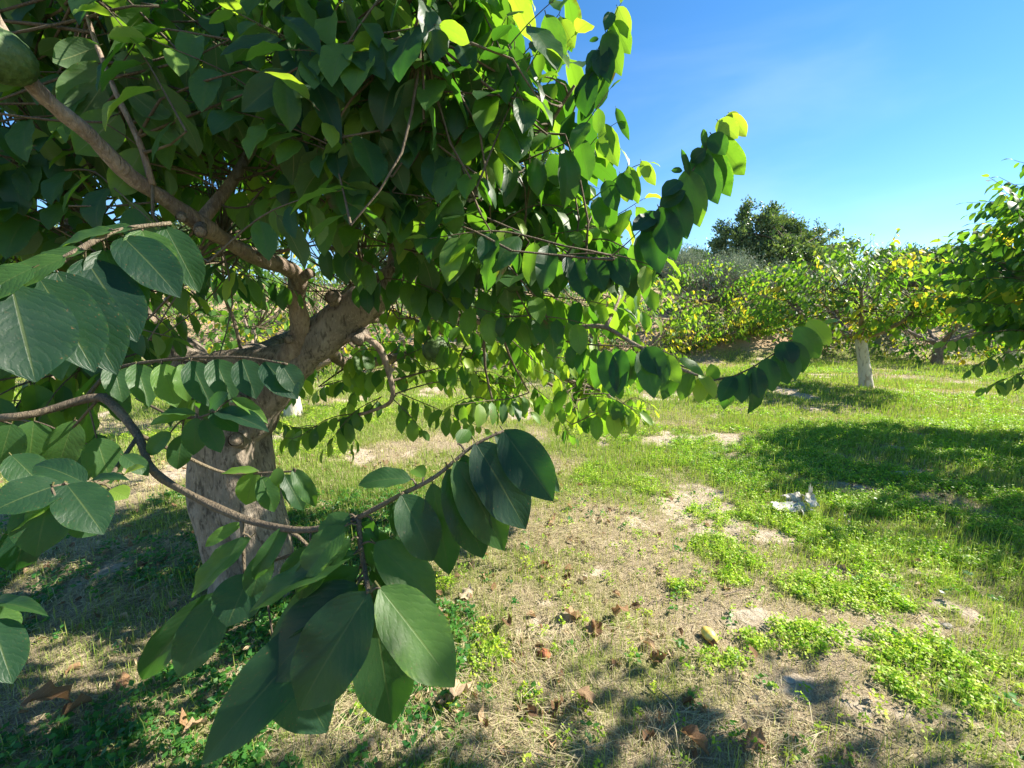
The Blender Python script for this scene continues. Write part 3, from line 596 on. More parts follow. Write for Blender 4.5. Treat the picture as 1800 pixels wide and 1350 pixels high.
# traced shoots: px path with depths
S = T.shoot
def SP(l, **k): S(PP(l), **k)
SP([(1000, 500, 1.42), (1060, 462, 1.36), (1110, 420, 1.3), (1150, 380, 1.26)], L=.155, step=.045, droop=.95, lat=.38, fwd=.22, tint=(.04, .3), tip=1, tipt=0, jit=.18, Wf=.9)
T.tw.add(*tube(crspline(PP([(1140, 390, 1.27), (1180, 340, 1.22), (1210, 310, 1.2), (1250, 250, 1.2), (1285, 203, 1.2)]), 20), np.linspace(.0035, .0015, 20), 5, False))
for h in [(1262, 212, 1297, 243, 1.2, 1.18, 36, .66, 5, .2), (1282, 200, 1312, 240, 1.2, 1.22, 26, .72, 0, .2), (1275, 205, 1300, 212, 1.2, 1.22, 24, .68, 1, .2), (1252, 238, 1309, 308, 1.2, 1.24, 46, .46, 1, .1), (1250, 236, 1275, 272, 1.19, 1.16, 36, .18, 5, .3),
          (1236, 252, 1284, 345, 1.2, 1.22, 48, .26, 1, .1), (1222, 270, 1262, 358, 1.2, 1.18, 52, .14, 5, .3), (1204, 300, 1230, 398, 1.2, 1.2, 54, .14, 1, .2), (1180, 333, 1208, 420, 1.21, 1.2, 50, .14, 5, .2), (1158, 366, 1188, 456, 1.23, 1.2, 54, .10, 1, .3), (1140, 392, 1160, 480, 1.25, 1.22, 52, .08, 5, .3),
          (1212, 308, 1198, 262, 1.19, 1.17, 12, .1, 0, .3), (1216, 285, 1240, 262, 1.19, 1.16, 32, .02, 3, .5), (1240, 262, 1236, 226, 1.2, 1.2, 13, .3, 0, .3), (1196, 318, 1164, 345, 1.19, 1.16, 34, .03, 5, .5), (1160, 362, 1205, 335, 1.2, 1.17, 36, .03, 1, .5), (1180, 300, 1200, 300, 1.2, 1.2, 12, .1, 0, .3), (1150, 380, 1112, 405, 1.22, 1.18, 38, .02, 5, .5), (1125, 405, 1160, 372, 1.24, 1.2, 40, .03, 1, .5),
          (1085, 12, 1108, 62, 1.33, 1.34, 28, .68, 1, .1), (1077, 38, 1108, 95, 1.34, 1.36, 36, .42, 5, .1), (1066, 60, 1092, 132, 1.35, 1.34, 38, .18, 1, .2), (1058, 82, 1072, 146, 1.36, 1.34, 36, .12, 5, .2), (1076, 22, 1064, 52, 1.33, 1.32, 24, .12, 0, .3), (1052, 68, 1036, 72, 1.36, 1.36, 9, .1, 0, .3), (1048, 88, 1032, 122, 1.37, 1.34, 22, .04, 5, .5), (1040, 105, 1050, 160, 1.38, 1.36, 34, .1, 1, .3),
          (1058, 218, 1086, 292, 1.42, 1.42, 36, .5, 1, .1), (1083, 190, 1106, 246, 1.42, 1.42, 17, .16, 1, .2), (985, 36, 1010, 84, 1.5, 1.5, 34, .66, 5, .2), (962, 60, 985, 118, 1.5, 1.5, 36, .6, 1, .2), (1127, 283, 1152, 326, 1.4, 1.4, 24, .7, 1, .1), (1104, 292, 1122, 358, 1.4, 1.41, 28, .58, 1, .1), (1090, 305, 1112, 352, 1.4, 1.38, 34, .16, 5, .2), (1064, 318, 1084, 370, 1.42, 1.4, 36, .18, 1, .2),
          (1420, 563, 1459, 606, 1.25, 1.24, 36, .64, 5, .2), (1400, 575, 1440, 630, 1.26, 1.24, 42, .38, 1, .2), (1375, 600, 1392, 640, 1.27, 1.24, 44, .05, 4, .8), (1160, 618, 1196, 674, 1.28, 1.26, 36, .55, 1, .2), (1135, 610, 1162, 660, 1.28, 1.24, 50, .12, 5, .4),
          (1040, 455, 1062, 510, 1.28, 1.24, 44, .03, 5, .5), (1070, 455, 1105, 505, 1.28, 1.24, 40, .04, 1, .5), (1010, 460, 1030, 525, 1.3, 1.26, 46, .03, 5, .4)]: HL(*h)
SP([(1255, 668, 1.32), (1300, 658, 1.3), (1360, 622, 1.28), (1410, 590, 1.26), (1445, 572, 1.25)], L=.13, step=.055, droop=.9, lat=.45, fwd=.05, tint=(.06, .35), tip=.6, tipt=.45, jit=.2, Wf=.85)
SP([(995, 600, 1.45), (1040, 606, 1.38), (1100, 608, 1.32), (1150, 612, 1.28), (1190, 628, 1.25)], L=.15, step=.03, droop=.85, lat=.45, fwd=.2, tint=(.05, .3), tip=.8, tipt=.35, jit=.18, Wf=.88)
SP([(1190, 640, 1.35), (1230, 655, 1.33), (1262, 668, 1.32)], L=.11, step=.03, droop=.8, lat=.5, fwd=.1, tint=(.3, .85), tip=.8)
SP([(880, 462, 1.55), (960, 452, 1.4), (1020, 446, 1.33), (1080, 448, 1.28), (1140, 465, 1.25), (1170, 480, 1.25)], L=.14, step=.032, droop=.85, lat=.5, fwd=.15, tint=(.03, .3), tip=.8, tipt=.3, jit=.22, Wf=.9)
SP([(1000, 480, 1.7), (1060, 476, 1.7), (1120, 500, 1.7), (1165, 520, 1.7)], L=.15, step=.04, droop=.8, tint=(.4, .7))
SP([(985, 260, 1.6), (1010, 190, 1.45), (1040, 110, 1.38), (1065, 60, 1.35), (1088, 12, 1.33)], L=.155, step=.030, droop=.85, lat=.4, fwd=.1, tint=(.05, .25), tip=.65, tipt=.4, jit=.12)
SP([(940, 330, 1.6), (1000, 300, 1.5), (1050, 240, 1.45), (1085, 215, 1.42)], L=.15, step=.03, droop=.8, lat=.4, tint=(.2, .6), tipt=.25)
SP([(900, 120, 1.7), (950, 60, 1.6), (985, 20, 1.55), (1000, -60, 1.5)], L=.16, step=.036, tint=(.1, .5), tip=.8)
SP([(900, 200, 1.7), (960, 150, 1.6), (1000, 90, 1.55), (1012, 60, 1.5)], L=.16, step=.036, tint=(.15, .6), tip=.8)
SP([(960, 300, 1.8), (1010, 260, 1.7), (1060, 250, 1.65), (1090, 260, 1.6)], L=.16, step=.036, tint=(.2, .6), tip=.7)
SP([(960, 380, 1.8), (1030, 400, 1.7), (1080, 380, 1.6), (1130, 350, 1.5)], L=.16, step=.036, tint=(.2, .5), tip=.8)
SP([(1000, 430, 1.6), (1060, 420, 1.5), (1110, 440, 1.4), (1150, 440, 1.4)], L=.16, step=.034, tint=(.05, .3), tip=.8)
SP([(960, 400, 1.6), (1040, 350, 1.5), (1100, 300, 1.42), (1138, 285, 1.4)], L=.13, step=.032, droop=.85, lat=.4, fwd=.1, tint=(.12, .4), tipt=.45, jit=.13)
SP([(880, 300, 1.4), (950, 270, 1.3), (1010, 240, 1.25), (1070, 160, 1.22)], L=.16, step=.045, droop=.9, lat=.35, fwd=.25, tint=(.2, .45), tipt=.2)
SP([(840, 160, 1.2), (880, 100, 1.15), (930, 40, 1.12), (985, -10, 1.1)], L=.165, step=.05, droop=.95, lat=.35, fwd=.3, tint=(.12, .3), tip=.6)
SP([(800, 260, 1.15), (840, 170, 1.12), (860, 90, 1.1), (890, 30, 1.1)], L=.12, step=.038, droop=.1, lat=.8, fwd=.2, tint=(.02, .12), tip=.6)
SP([(745, 210, 1.0), (744, 120, .98), (742, 60, .97), (745, -30, .97), (740, -120, .97)], L=.175, step=.05, droop=.9, lat=.55, fwd=-.1, tint=(.05, .25), tip=.9)
SP([(640, 60, 1.1), (690, 150, 1.1), (760, 250, 1.1), (790, 330, 1.1)], L=.155, step=.05, droop=.6, lat=.7, fwd=.2, tint=(.1, .4), tip=.7)
SP([(880, 460, 1.7), (930, 420, 1.55), (980, 410, 1.45), (1050, 400, 1.4)], L=.14, step=.04, droop=.3, lat=.7, fwd=.35, tint=(.25, .5), tipt=.3)
SP([(560, 440, 1.6), (660, 432, 1.55), (760, 440, 1.5), (880, 455, 1.5), (960, 430, 1.5)], L=.15, step=.06, droop=.8, lat=.6, tint=(.1, .35))
SP([(560, 250, 1.2), (640, 320, 1.2), (700, 370, 1.2), (760, 350, 1.15)], L=.15, step=.05, droop=.5, lat=.7, tint=(.15, .45))
SP([(330, 470, 1.9), (400, 480, 1.8), (470, 490, 1.7), (540, 520, 1.6)], L=.15, step=.045, droop=.9, lat=.5, tint=(.1, .3))
SP([(100, 300, 1.2), (160, 300, 1.1), (200, 330, 1.05), (300, 420, 1.0)], L=.14, step=.05, tint=(.1, .4))
# drooping far-side shoots seen under the crown
low = [((560, 680, 2.6), (620, 665, 2.5), (690, 655, 2.4), (760, 650, 2.35)), ((700, 690, 2.3), (760, 715, 2.2), (820, 740, 2.1), (850, 752, 2.1)), ((560, 750, 2.35), (520, 752, 2.4), (480, 735, 2.5)),
       ((600, 738, 2.3), (620, 765, 2.3), (620, 790, 2.3)), ((640, 725, 2.3), (580, 735, 2.2), (520, 770, 2.1), (490, 765, 2.1)), ((990, 665, 2.7), (1060, 700, 2.5), (1110, 715, 2.4), (1150, 720, 2.4)),
       ((900, 640, 2.6), (950, 690, 2.4), (1000, 720, 2.3), (1100, 725, 2.2)), ((850, 560, 2.6), (880, 610, 2.5), (930, 630, 2.4), (970, 620, 2.3)), ((690, 540, 2.6), (740, 580, 2.5), (780, 590, 2.4), (800, 620, 2.4)),
       ((620, 610, 3.0), (690, 600, 2.9), (760, 610, 2.8)), ((980, 600, 2.9), (1030, 640, 2.8), (1060, 650, 2.7)), ((820, 640, 2.7), (870, 680, 2.5), (930, 700, 2.4)), ((690, 700, 2.1), (720, 730, 2.1), (740, 755, 2.1)),
       ((560, 640, 3.0), (520, 680, 2.9), (500, 700, 2.8)), ((780, 520, 2.3), (850, 520, 2.2), (920, 540, 2.1), (980, 560, 2.0)), ((700, 560, 2.1), (760, 560, 2.0), (830, 580, 1.9), (880, 600, 1.9)), ((870, 720, 1.9), (850, 700, 2.0), (820, 700, 2.0), (780, 720, 2.0)),
       ((930, 690, 2.0), (900, 700, 1.95), (850, 705, 1.8), (800, 712, 1.75)), ((1000, 520, 2.0), (1040, 540, 1.95), (1080, 520, 1.9), (1150, 560, 1.9)), ((980, 730, 2.4), (1000, 760, 2.3), (1010, 770, 2.3)), ((760, 480, 2.2), (820, 470, 2.1), (900, 500, 2.0))]
for l in low:
    SP(l, L=.12, step=.036, droop=.85, lat=.55, fwd=.15, tint=(.22, .62), tip=.7, tipt=.2, jit=.2)
    T.join_twig(P(*l[0]), (0, 0, 0), .004)
for l in [((700, 610, 2.6), (740, 640, 2.5), (790, 660, 2.4)), ((880, 590, 2.4), (930, 600, 2.3), (1000, 640, 2.3)), ((940, 560, 2.5), (1010, 590, 2.4), (1040, 600, 2.3)), ((600, 650, 2.4), (650, 650, 2.3), (700, 640, 2.2)), ((760, 650, 2.3), (810, 640, 2.2), (840, 660, 2.2)), ((900, 520, 2.2), (960, 520, 2.1), (1010, 540, 2.0))]:
    SP(l, L=.12, step=.034, droop=.9, lat=.5, tint=(.25, .7), tip=.8); T.join_twig(P(*l[0]), (0, 0, 0), .004)

# random shoots that fill the crown's volume
SIL = np.array([(960, -900), (985, 0), (970, 90), (1000, 200), (1055, 260), (1055, 320), (1095, 400), (1110, 480), (1080, 545), (980, 560), (880, 540), (800, 500), (690, 440), (560, 420), (545, 450), (440, 520), (330, 525), (235, 520), (215, 640), (90, 650), (-60, 700), (-900, 900), (-3000, 900), (-3000, -900)], float)
def inside(x, y, poly):
    c = False; j = len(poly) - 1
    for i in range(len(poly)):
        (xi, yi), (xj, yj) = poly[i], poly[j]
        if (yi > y) != (yj > y) and x < (xj - xi) * (y - yi) / (yj - yi) + xi: c = not c
        j = i
    return c
HOLES = [(190, 335, 30), (95, 385, 24), (500, 400, 16), (345, 355, 16), (640, 120, 18), (1000, 40, 20), (330, 30, 14), (245, 730, 40), (120, 735, 25)]
def crown_ok(p):
    x, y, d = proj(p)
    if d < .15: return p[2] > 1.9 and np.linalg.norm(p[:2]) > .8
    if not inside(x, y, SIL): return False
    if any((x - a) ** 2 + (y - b) ** 2 < r * r for a, b, r in HOLES): return False
    if -200 < x < 1200 and -200 < y < 1500:
        if d < .95: return False
        # keep the view of the big diagonal branch and its side arm free
        for (ax, ay, bx, by, dd) in ((0, 50, 230, 310, 1.1), (230, 310, 350, 395, 1.3), (350, 395, 525, 485, 1.9), (525, 480, 525, 640, 2.1), (350, 395, 440, 265, 1.45), (265, 310, 165, 70, 1.1)):
            t = max(0, min(1, ((x - ax) * (bx - ax) + (y - ay) * (by - ay)) / ((bx - ax) ** 2 + (by - ay) ** 2)))
            if math.hypot(x - ax - t * (bx - ax), y - ay - t * (by - ay)) < 48 and d < dd: return False
    return True
CE, CR = np.array([-1.15, 2.05, 2.25]), np.array([1.95, 1.75, 1.10])
cnt = 0
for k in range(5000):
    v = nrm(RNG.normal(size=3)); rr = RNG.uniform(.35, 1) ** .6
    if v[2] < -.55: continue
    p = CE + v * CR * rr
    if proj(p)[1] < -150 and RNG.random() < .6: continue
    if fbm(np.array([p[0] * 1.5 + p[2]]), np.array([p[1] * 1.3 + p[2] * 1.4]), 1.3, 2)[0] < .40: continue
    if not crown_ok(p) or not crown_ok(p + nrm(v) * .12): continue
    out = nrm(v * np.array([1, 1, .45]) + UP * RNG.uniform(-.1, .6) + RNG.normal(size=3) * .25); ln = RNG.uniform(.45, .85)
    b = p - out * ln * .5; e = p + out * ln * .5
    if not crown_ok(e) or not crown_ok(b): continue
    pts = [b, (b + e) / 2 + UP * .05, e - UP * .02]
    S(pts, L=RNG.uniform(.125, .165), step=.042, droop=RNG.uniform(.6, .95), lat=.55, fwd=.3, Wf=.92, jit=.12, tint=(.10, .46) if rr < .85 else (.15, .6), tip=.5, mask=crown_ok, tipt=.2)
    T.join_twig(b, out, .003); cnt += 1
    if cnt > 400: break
for k in range(330):
    px, py, d = RNG.uniform(-60, 960), RNG.uniform(-80, 470), RNG.uniform(.98, 1.75); p = P(px, py, d)
    if not crown_ok(p): continue
    a = RNG.uniform(0, 6.28); out = nrm(np.array([math.cos(a), -.2 + .5 * math.sin(a), RNG.uniform(-.1, .9)])); ln = RNG.uniform(.3, .6); b = p - out * ln * .5; e = p + out * ln * .5
    if not crown_ok(b) or not crown_ok(e): continue
    S([b, p + UP * .03, e], L=RNG.uniform(.13, .165), step=.042, droop=RNG.uniform(.5, .95), lat=.6, fwd=.3, Wf=.92, tint=(.08, .55), tip=.6, mask=crown_ok, tipt=.2); T.join_twig(b, out, .0025); cnt += 1
for l in [((720, 500, 1.75), (780, 520, 1.6), (850, 545, 1.5), (900, 555, 1.45)), ((860, 560, 1.55), (930, 555, 1.45), (990, 560, 1.4), (1030, 570, 1.38)), ((700, 470, 1.8), (760, 480, 1.65), (830, 500, 1.55), (880, 520, 1.5)), ((620, 500, 1.75), (680, 490, 1.65), (740, 500, 1.6), (790, 520, 1.55)), ((900, 510, 1.7), (960, 520, 1.6), (1040, 530, 1.5), (1080, 540, 1.45))]:
    SP(l, L=.135, step=.034, droop=.9, lat=.5, fwd=.2, tint=(.08, .5), tip=.75, tipt=.15, jit=.16); T.join_twig(P(*l[0]), (0, 0, 0), .003)
for h in [(1290, 662, 1266, 706, 1.3, 1.28, 34, .10, 5, .3), (1302, 655, 1304, 708, 1.3, 1.28, 36, .14, 1, .3), (1325, 645, 1335, 700, 1.29, 1.27, 38, .08, 5, .3), (1346, 630, 1358, 688, 1.28, 1.26, 40, .16, 1, .3), (1366, 618, 1385, 676, 1.27, 1.26, 40, .08, 5, .4), (1215, 655, 1196, 704, 1.34, 1.33, 32, .35, 1, .3), (1236, 662, 1228, 708, 1.33, 1.32, 30, .66, 0, .3), (1190, 645, 1166, 700, 1.35, 1.33, 34, .28, 2, .3), (1390, 600, 1412, 655, 1.26, 1.25, 40, .22, 1, .3), (1255, 668, 1250, 640, 1.32, 1.3, 26, .5, 0, .4)]: HL(*h)
nl_ = 0
for k in range(300):
    px, py, d = RNG.uniform(-80, 300), RNG.uniform(540, 800), RNG.uniform(.95, 1.6); p = P(px, py, d)
    if px > 215 and not 560 < py < 690: continue
    if px > 120 and py > 730: continue
    if p[2] < .75: continue
    out = nrm(np.array([RNG.uniform(-.2, 1), RNG.uniform(-.8, .4), RNG.uniform(-.5, .3)])); ln = RNG.uniform(.25, .45); b = p - out * ln * .6; e = p + out * ln * .4
    if proj(e)[0] > 330: continue
    S([b, p + UP * .03, e - UP * .02], L=RNG.uniform(.11, .145), step=.042, droop=.85, lat=.55, fwd=.25, Wf=.95, tint=(.12, .6), tip=.7, tipt=.15); T.join_twig(b, out, .0022); nl_ += 1
    if nl_ > 22: break
for l in [((240, 600, 1.9), (290, 560, 1.8), (340, 545, 1.75)), ((180, 520, 1.6), (240, 500, 1.5), (310, 500, 1.45), (350, 520, 1.4)), ((330, 470, 1.5), (390, 460, 1.4), (440, 490, 1.35)), ((560, 430, 1.5), (610, 440, 1.45), (660, 470, 1.4)), ((300, 700, 1.7), (350, 690, 1.6), (410, 700, 1.5)), ((120, 560, 1.5), (180, 590, 1.4), (240, 600, 1.35))]:
    SP(l, L=.125, step=.036, droop=.9, lat=.5, fwd=.2, Wf=.95, tint=(.15, .55), tip=.75, tipt=.15); T.join_twig(P(*l[0]), (0, 0, 0), .003)
HANG = np.array([(470, 690), (560, 640), (690, 560), (700, 500), (900, 520), (1120, 540), (1150, 620), (1140, 740), (1010, 770), (900, 720), (840, 740), (690, 730), (620, 800), (480, 770)], float)
nh = 0
for k in range(900):
    px, py, d = RNG.uniform(470, 1150), RNG.uniform(500, 790), RNG.uniform(2.0, 3.1); p = P(px, py, d)
    if not inside(px, py, HANG) or (px < 690 and py < 640 and px + (py - 500) * 1.0 < 760): continue
    if py > 640 and RNG.random() < .45: continue
    s_ = 1 if px > 640 else -1; out = nrm(np.array([s_ * RNG.uniform(.3, 1), RNG.uniform(-.8, .2), RNG.uniform(-.45, .25)])); ln = RNG.uniform(.22, .42)
    b = p - out * ln * .5; e = p + out * ln * .5
    if not inside(*proj(e)[:2], HANG): continue
    S([b, p + UP * .04, e - UP * .02], L=RNG.uniform(.11, .14), step=.034, droop=.9, lat=.5, fwd=.2, tint=(.3, .74), tip=.7, tipt=.15); T.join_twig(b, out, .0025); nh += 1
    if nh > 62: break
print('hanging', nh)
print('crown shoots', cnt, 'leaves', len(T.M))

# ------------------------------------------------------------------ background custard apple trees
TREES = []
def annona(base_xy, H, rad, trunk_h, n, L=.14, seed=0, tint=(.15, .5), yellow=.15, lean=(0, 0), flat=1.0, low=0., label='', group='custard apple trees of the orchard', white=True, step=.06, cx=(0, 0), rt=.14, clip=None):
    rs = np.random.default_rng(seed); z0 = float(hgt(*base_xy)); B = np.array([base_xy[0], base_xy[1], z0]); t = Tree(B); t.label = label; t.group = group; t.rt = rt
    fork = B + np.array([lean[0], lean[1], trunk_h])
    t.trunk = crspline(np.array([[*(B - UP * .1), rt * 1.25], [*(B + (fork - B) * .3), rt * 1.02], [*(B + (fork - B) * .7), rt * .92], [*fork, rt * .9]]), 16)
    t.white = white; c = fork + np.array([cx[0], cx[1], 0])
    for k in range(6):
        a = k / 6 * 2 * np.pi + rs.uniform(-.3, .3); rr = rad * rs.uniform(.5, .8); up = (H - trunk_h) * rs.uniform(.35, .8)
        e = c + np.array([math.cos(a) * rr, math.sin(a) * rr, up]); m = fork + (e - fork) * .45 + np.array([math.cos(a), math.sin(a), -.3]) * rad * .12
        t.limb([fork - UP * .04, m, e], rt * .55, .012, 7)
    t.limbs_main = len(t.limbs)
    for k in range(n):
        v = nrm(rs.normal(size=3)); r0 = rs.uniform(.3, 1) ** .5
        if v[2] < 0: v[2] *= .55 + low
        p = c + np.array([v[0] * rad, v[1] * rad, (H - trunk_h) * (.42 + .58 * v[2] * flat)]) * np.array([r0, r0, 1 if v[2] < 0 else r0 * .3 + .7])
        p[2] = max(p[2], z0 + .35)
        out = nrm(v * np.array([1, 1, .3]) + UP * rs.uniform(0, .9) + rs.normal(size=3) * .25); ln = rs.uniform(.4, .8)
        b, e = p - out * ln * .6, p + out * ln * .4
        tt = (.72, 1.0) if rs.random() < yellow * (1.6 if v[2] < 0 else .7) else tint
        t.shoot([b, (b + e) / 2 + UP * .06, e], L=L * rs.uniform(.85, 1.15), step=step, droop=.75, lat=.6, fwd=.3, tint=tt, tip=.6, tipt=.12, seg=3, r=.006, mask=clip)
        t.join_twig(b, out, .006, 3)
    TREES.append(t); return t
def gp(px, py): return tuple(G(px, py))
def gd(px, d): x = P(px, 675, d); return (x[0], x[1])
bgt = annona(gp(1524, 680), 2.95, 2.1, 1.05, 380, L=.15, seed=1, tint=(.28, .64), yellow=.13, lean=(-.30, 0), cx=(-.1, .2), label='custard apple tree with a whitewashed leaning trunk out on the sunny grass', rt=.108, step=.06)
rgt = annona((7.15, 3.6), 3.5, 2.15, 1.05, 540, L=.175, seed=2, tint=(.22, .58), yellow=.12, cx=(-.1, .25), low=.25, label='custard apple tree cut by the right edge of the photo, casting shade on the clover', rt=.2, step=.055)
for l in [((1810, 500, 4.6), (1740, 470, 4.5), (1690, 440, 4.4), (1655, 425, 4.4)), ((1850, 450, 4.5), (1800, 410, 4.4), (1760, 395, 4.3), (1735, 400, 4.3)), ((1860, 420, 4.3), (1815, 370, 4.2), (1785, 345, 4.2), (1768, 340, 4.2)),
          ((1830, 560, 4.6), (1770, 540, 4.5), (1720, 530, 4.4), (1680, 540, 4.4)), ((1850, 620, 4.2), (1800, 615, 4.1), (1750, 625, 4.0), (1705, 650, 4.0)), ((1860, 650, 4.2), (1810, 650, 4.1), (1760, 670, 4.0), (1735, 680, 4.0)),
          ((1850, 520, 4.3), (1790, 490, 4.2), (1720, 490, 4.2), (1670, 500, 4.2)), ((1840, 590, 4.3), (1780, 580, 4.3), (1710, 590, 4.3), (1660, 600, 4.3))]:
    rgt.shoot(PP(l), L=.17, step=.04, droop=.8, lat=.55, fwd=.2, tint=(.2, .6), tip=.7, tipt=.2, r=.006); rgt.join_twig(P(*l[0]), (0, 0, 0), .008)
annona(gd(1640, 13.2), 2.9, 2.6, .7, 150, seed=3, white=False, tint=(.25, .6), yellow=.22, low=.5, label='yellowing custard apple tree at the foot of the bank behind the whitewashed one', step=.08, L=.17)
annona(gd(1765, 12.6), 3.2, 2.4, .8, 140, seed=4, tint=(.2, .6), yellow=.30, low=.3, label='custard apple tree at the back right with a short pale trunk', step=.08, L=.17)
annona(gd(1330, 15.5), 2.3, 1.6, .4, 90, seed=5, tint=(.3, .62), yellow=.3, low=.5, label='small custard apple tree on the bank between the olives and the whitewashed tree', white=False, step=.08, L=.16)
bank = 'low custard apple saplings on the bare bank'
for i, (px, d, H, r_, lb) in enumerate([(1210, 14.2, 1.3, 1.0, 'yellow green custard apple sapling on the bank, nearest the big tree'), (1262, 14.6, 1.35, .95, 'yellow custard apple sapling on the bank below the grey olive'), (1312, 14.8, 1.2, .9, 'yellow custard apple sapling on the bank, last before the leafy tree'),
                                        (1120, 10.2, 2.7, 1.5, 'bright custard apple tree half hidden behind the near leaves by the bank')]):
    annona(gd(px, d), H, r_, .25 if H < 2 else .6, 110 if H < 2 else 160, seed=10 + i, tint=(.4, .68), yellow=.22 if H < 2 else .15, low=.7, label=lb, group=bank if H < 2 else 'custard apple trees of the orchard', white=False, step=.075, L=.15, rt=.06)
annona(gp(517, 735), 2.4, 1.5, .62, 110, seed=20, tint=(.3, .65), yellow=.15, label='custard apple tree with a pale trunk seen just right of the near trunk', rt=.11, step=.07, cx=(.1, .5))
annona(gd(380, 9.5), 2.0, 1.7, .5, 110, seed=21, tint=(.4, .75), yellow=.15, low=.4, label='bright custard apple tree framed by the fork of the near tree', white=False, step=.075)
annona(gd(690, 11), 2.2, 1.8, .5, 110, seed=22, tint=(.4, .75), yellow=.2, low=.4, label='bright custard apple tree under the right limb of the near tree', white=False, step=.075)
annona(gd(950, 12), 2.0, 1.6, .5, 90, seed=23, tint=(.4, .7), yellow=.25, low=.4, label='custard apple tree behind the hanging sprays in the middle', white=False, step=.08)
annona(gd(90, 8.5), 2.6, 2.0, .8, 110, white=False, seed=24, tint=(.2, .5), yellow=.1, label='custard apple tree behind the leaves at the left edge', step=.08)
for i, (px, d, H, lb) in enumerate([(1425, 14.5, 2.6, 'green custard apple tree on the bank directly left behind the whitewashed trunk'), (1560, 16, 3.0, 'green custard apple tree on the bank directly right behind the whitewashed trunk'), (1225, 16.5, 2.2, 'custard apple tree on the bank between the near leaves and the olives'), (1700, 17, 3.2, 'custard apple tree high on the bank by the right edge'),
                                   (560, 14, 2.6, 'custard apple tree on the bank seen through the fork, right one'), (300, 14, 2.6, 'custard apple tree on the bank seen through the fork, left one'), (820, 14.5, 2.6, 'custard apple tree on the bank behind the long side branch'), (1040, 14.5, 2.4, 'custard apple tree on the bank behind the right hand sprays')]):
    annona(gd(px, d), H, 2.0, .6, 170, seed=60 + i, tint=(.25, .6), yellow=.12, low=.5, label=lb, white=False, step=.085, L=.17)
annona(gd(-150, 13), 3.0, 2.4, .8, 90, seed=25, tint=(.2, .5), yellow=.1, label='far custard apple tree at the left edge', step=.09, L=.17)
# a neighbour to the right of the camera, whose shade falls along the bottom of the view
annona((3.45, .80), 3.9, 1.55, 1.9, 230, seed=30, tint=(.1, .4), yellow=.05, label='custard apple tree just outside the right edge, shading the bottom corner', rt=.13, step=.06)

# ------------------------------------------------------------------ link leaves: the largest visible ones are parts, the rest one mass
ALL = [T] + TREES
vis = visible_share(np.concatenate([np.array(t.M) for t in ALL])); o = 0
for t in ALL:
    t.vis = vis[o:o + len(t.M)]; o += len(t.M)
def finish(t, root, nparts, detail):
    for bi, b in enumerate(t.branches):
        me = mesh_np('branch', b[0] - t.base, b[1], M_TRUNK if t is T and bi in (0, 1, 2, 3, 4) else M_TWIG if t is T and b[2:] == () and bi == DARK_BI else M_LIMB, smooth=True); link('branch', me, root)
    tw = link('twigs', t.tw.mesh('twigs', M_TWIG, t.base), root); tw['kind'] = 'stuff'
    order = np.argsort(-t.vis)[:nparts]; order = [i for i in order if t.vis[i] > 1]; chosen = set(int(i) for i in order)
    for i in order:
        me = (ME_HI if t.vis[i] > 25 else ME_MID)[t.tid[i]]
        o = link('leaf', me, root); M = t.M[i].copy(); M[:3, 3] -= t.base; o.matrix_basis = Matrix(M.tolist()); o['tint'] = float(t.tint[i])
    rest = [i for i in range(len(t.M)) if i not in chosen]
    me = joined('foliage', T_MID if detail else T_LO, [t.M[i] for i in rest], [t.tid[i] for i in rest], [t.tint[i] for i in rest], M_LEAF if detail else M_LEAF_FAR, t.base)
    f = link('foliage', me, root); f['kind'] = 'stuff'
finish(T, tree, 300, True)
for k, t in enumerate(TREES):
    root = link('annona_tree', None, label=t.label, cat='tree', group=t.group, loc=t.base)
    V, Fs = tube(t.trunk[:, :3] - t.base, t.trunk[:, 3], 16, True, .12, .1, k)
    link('trunk', mesh_np('trunk', V, Fs, M_WHITE if t.white else M_LIMB, smooth=True), root)
    finish(t, root, 300 if t is bgt or t is rgt else 0, False)

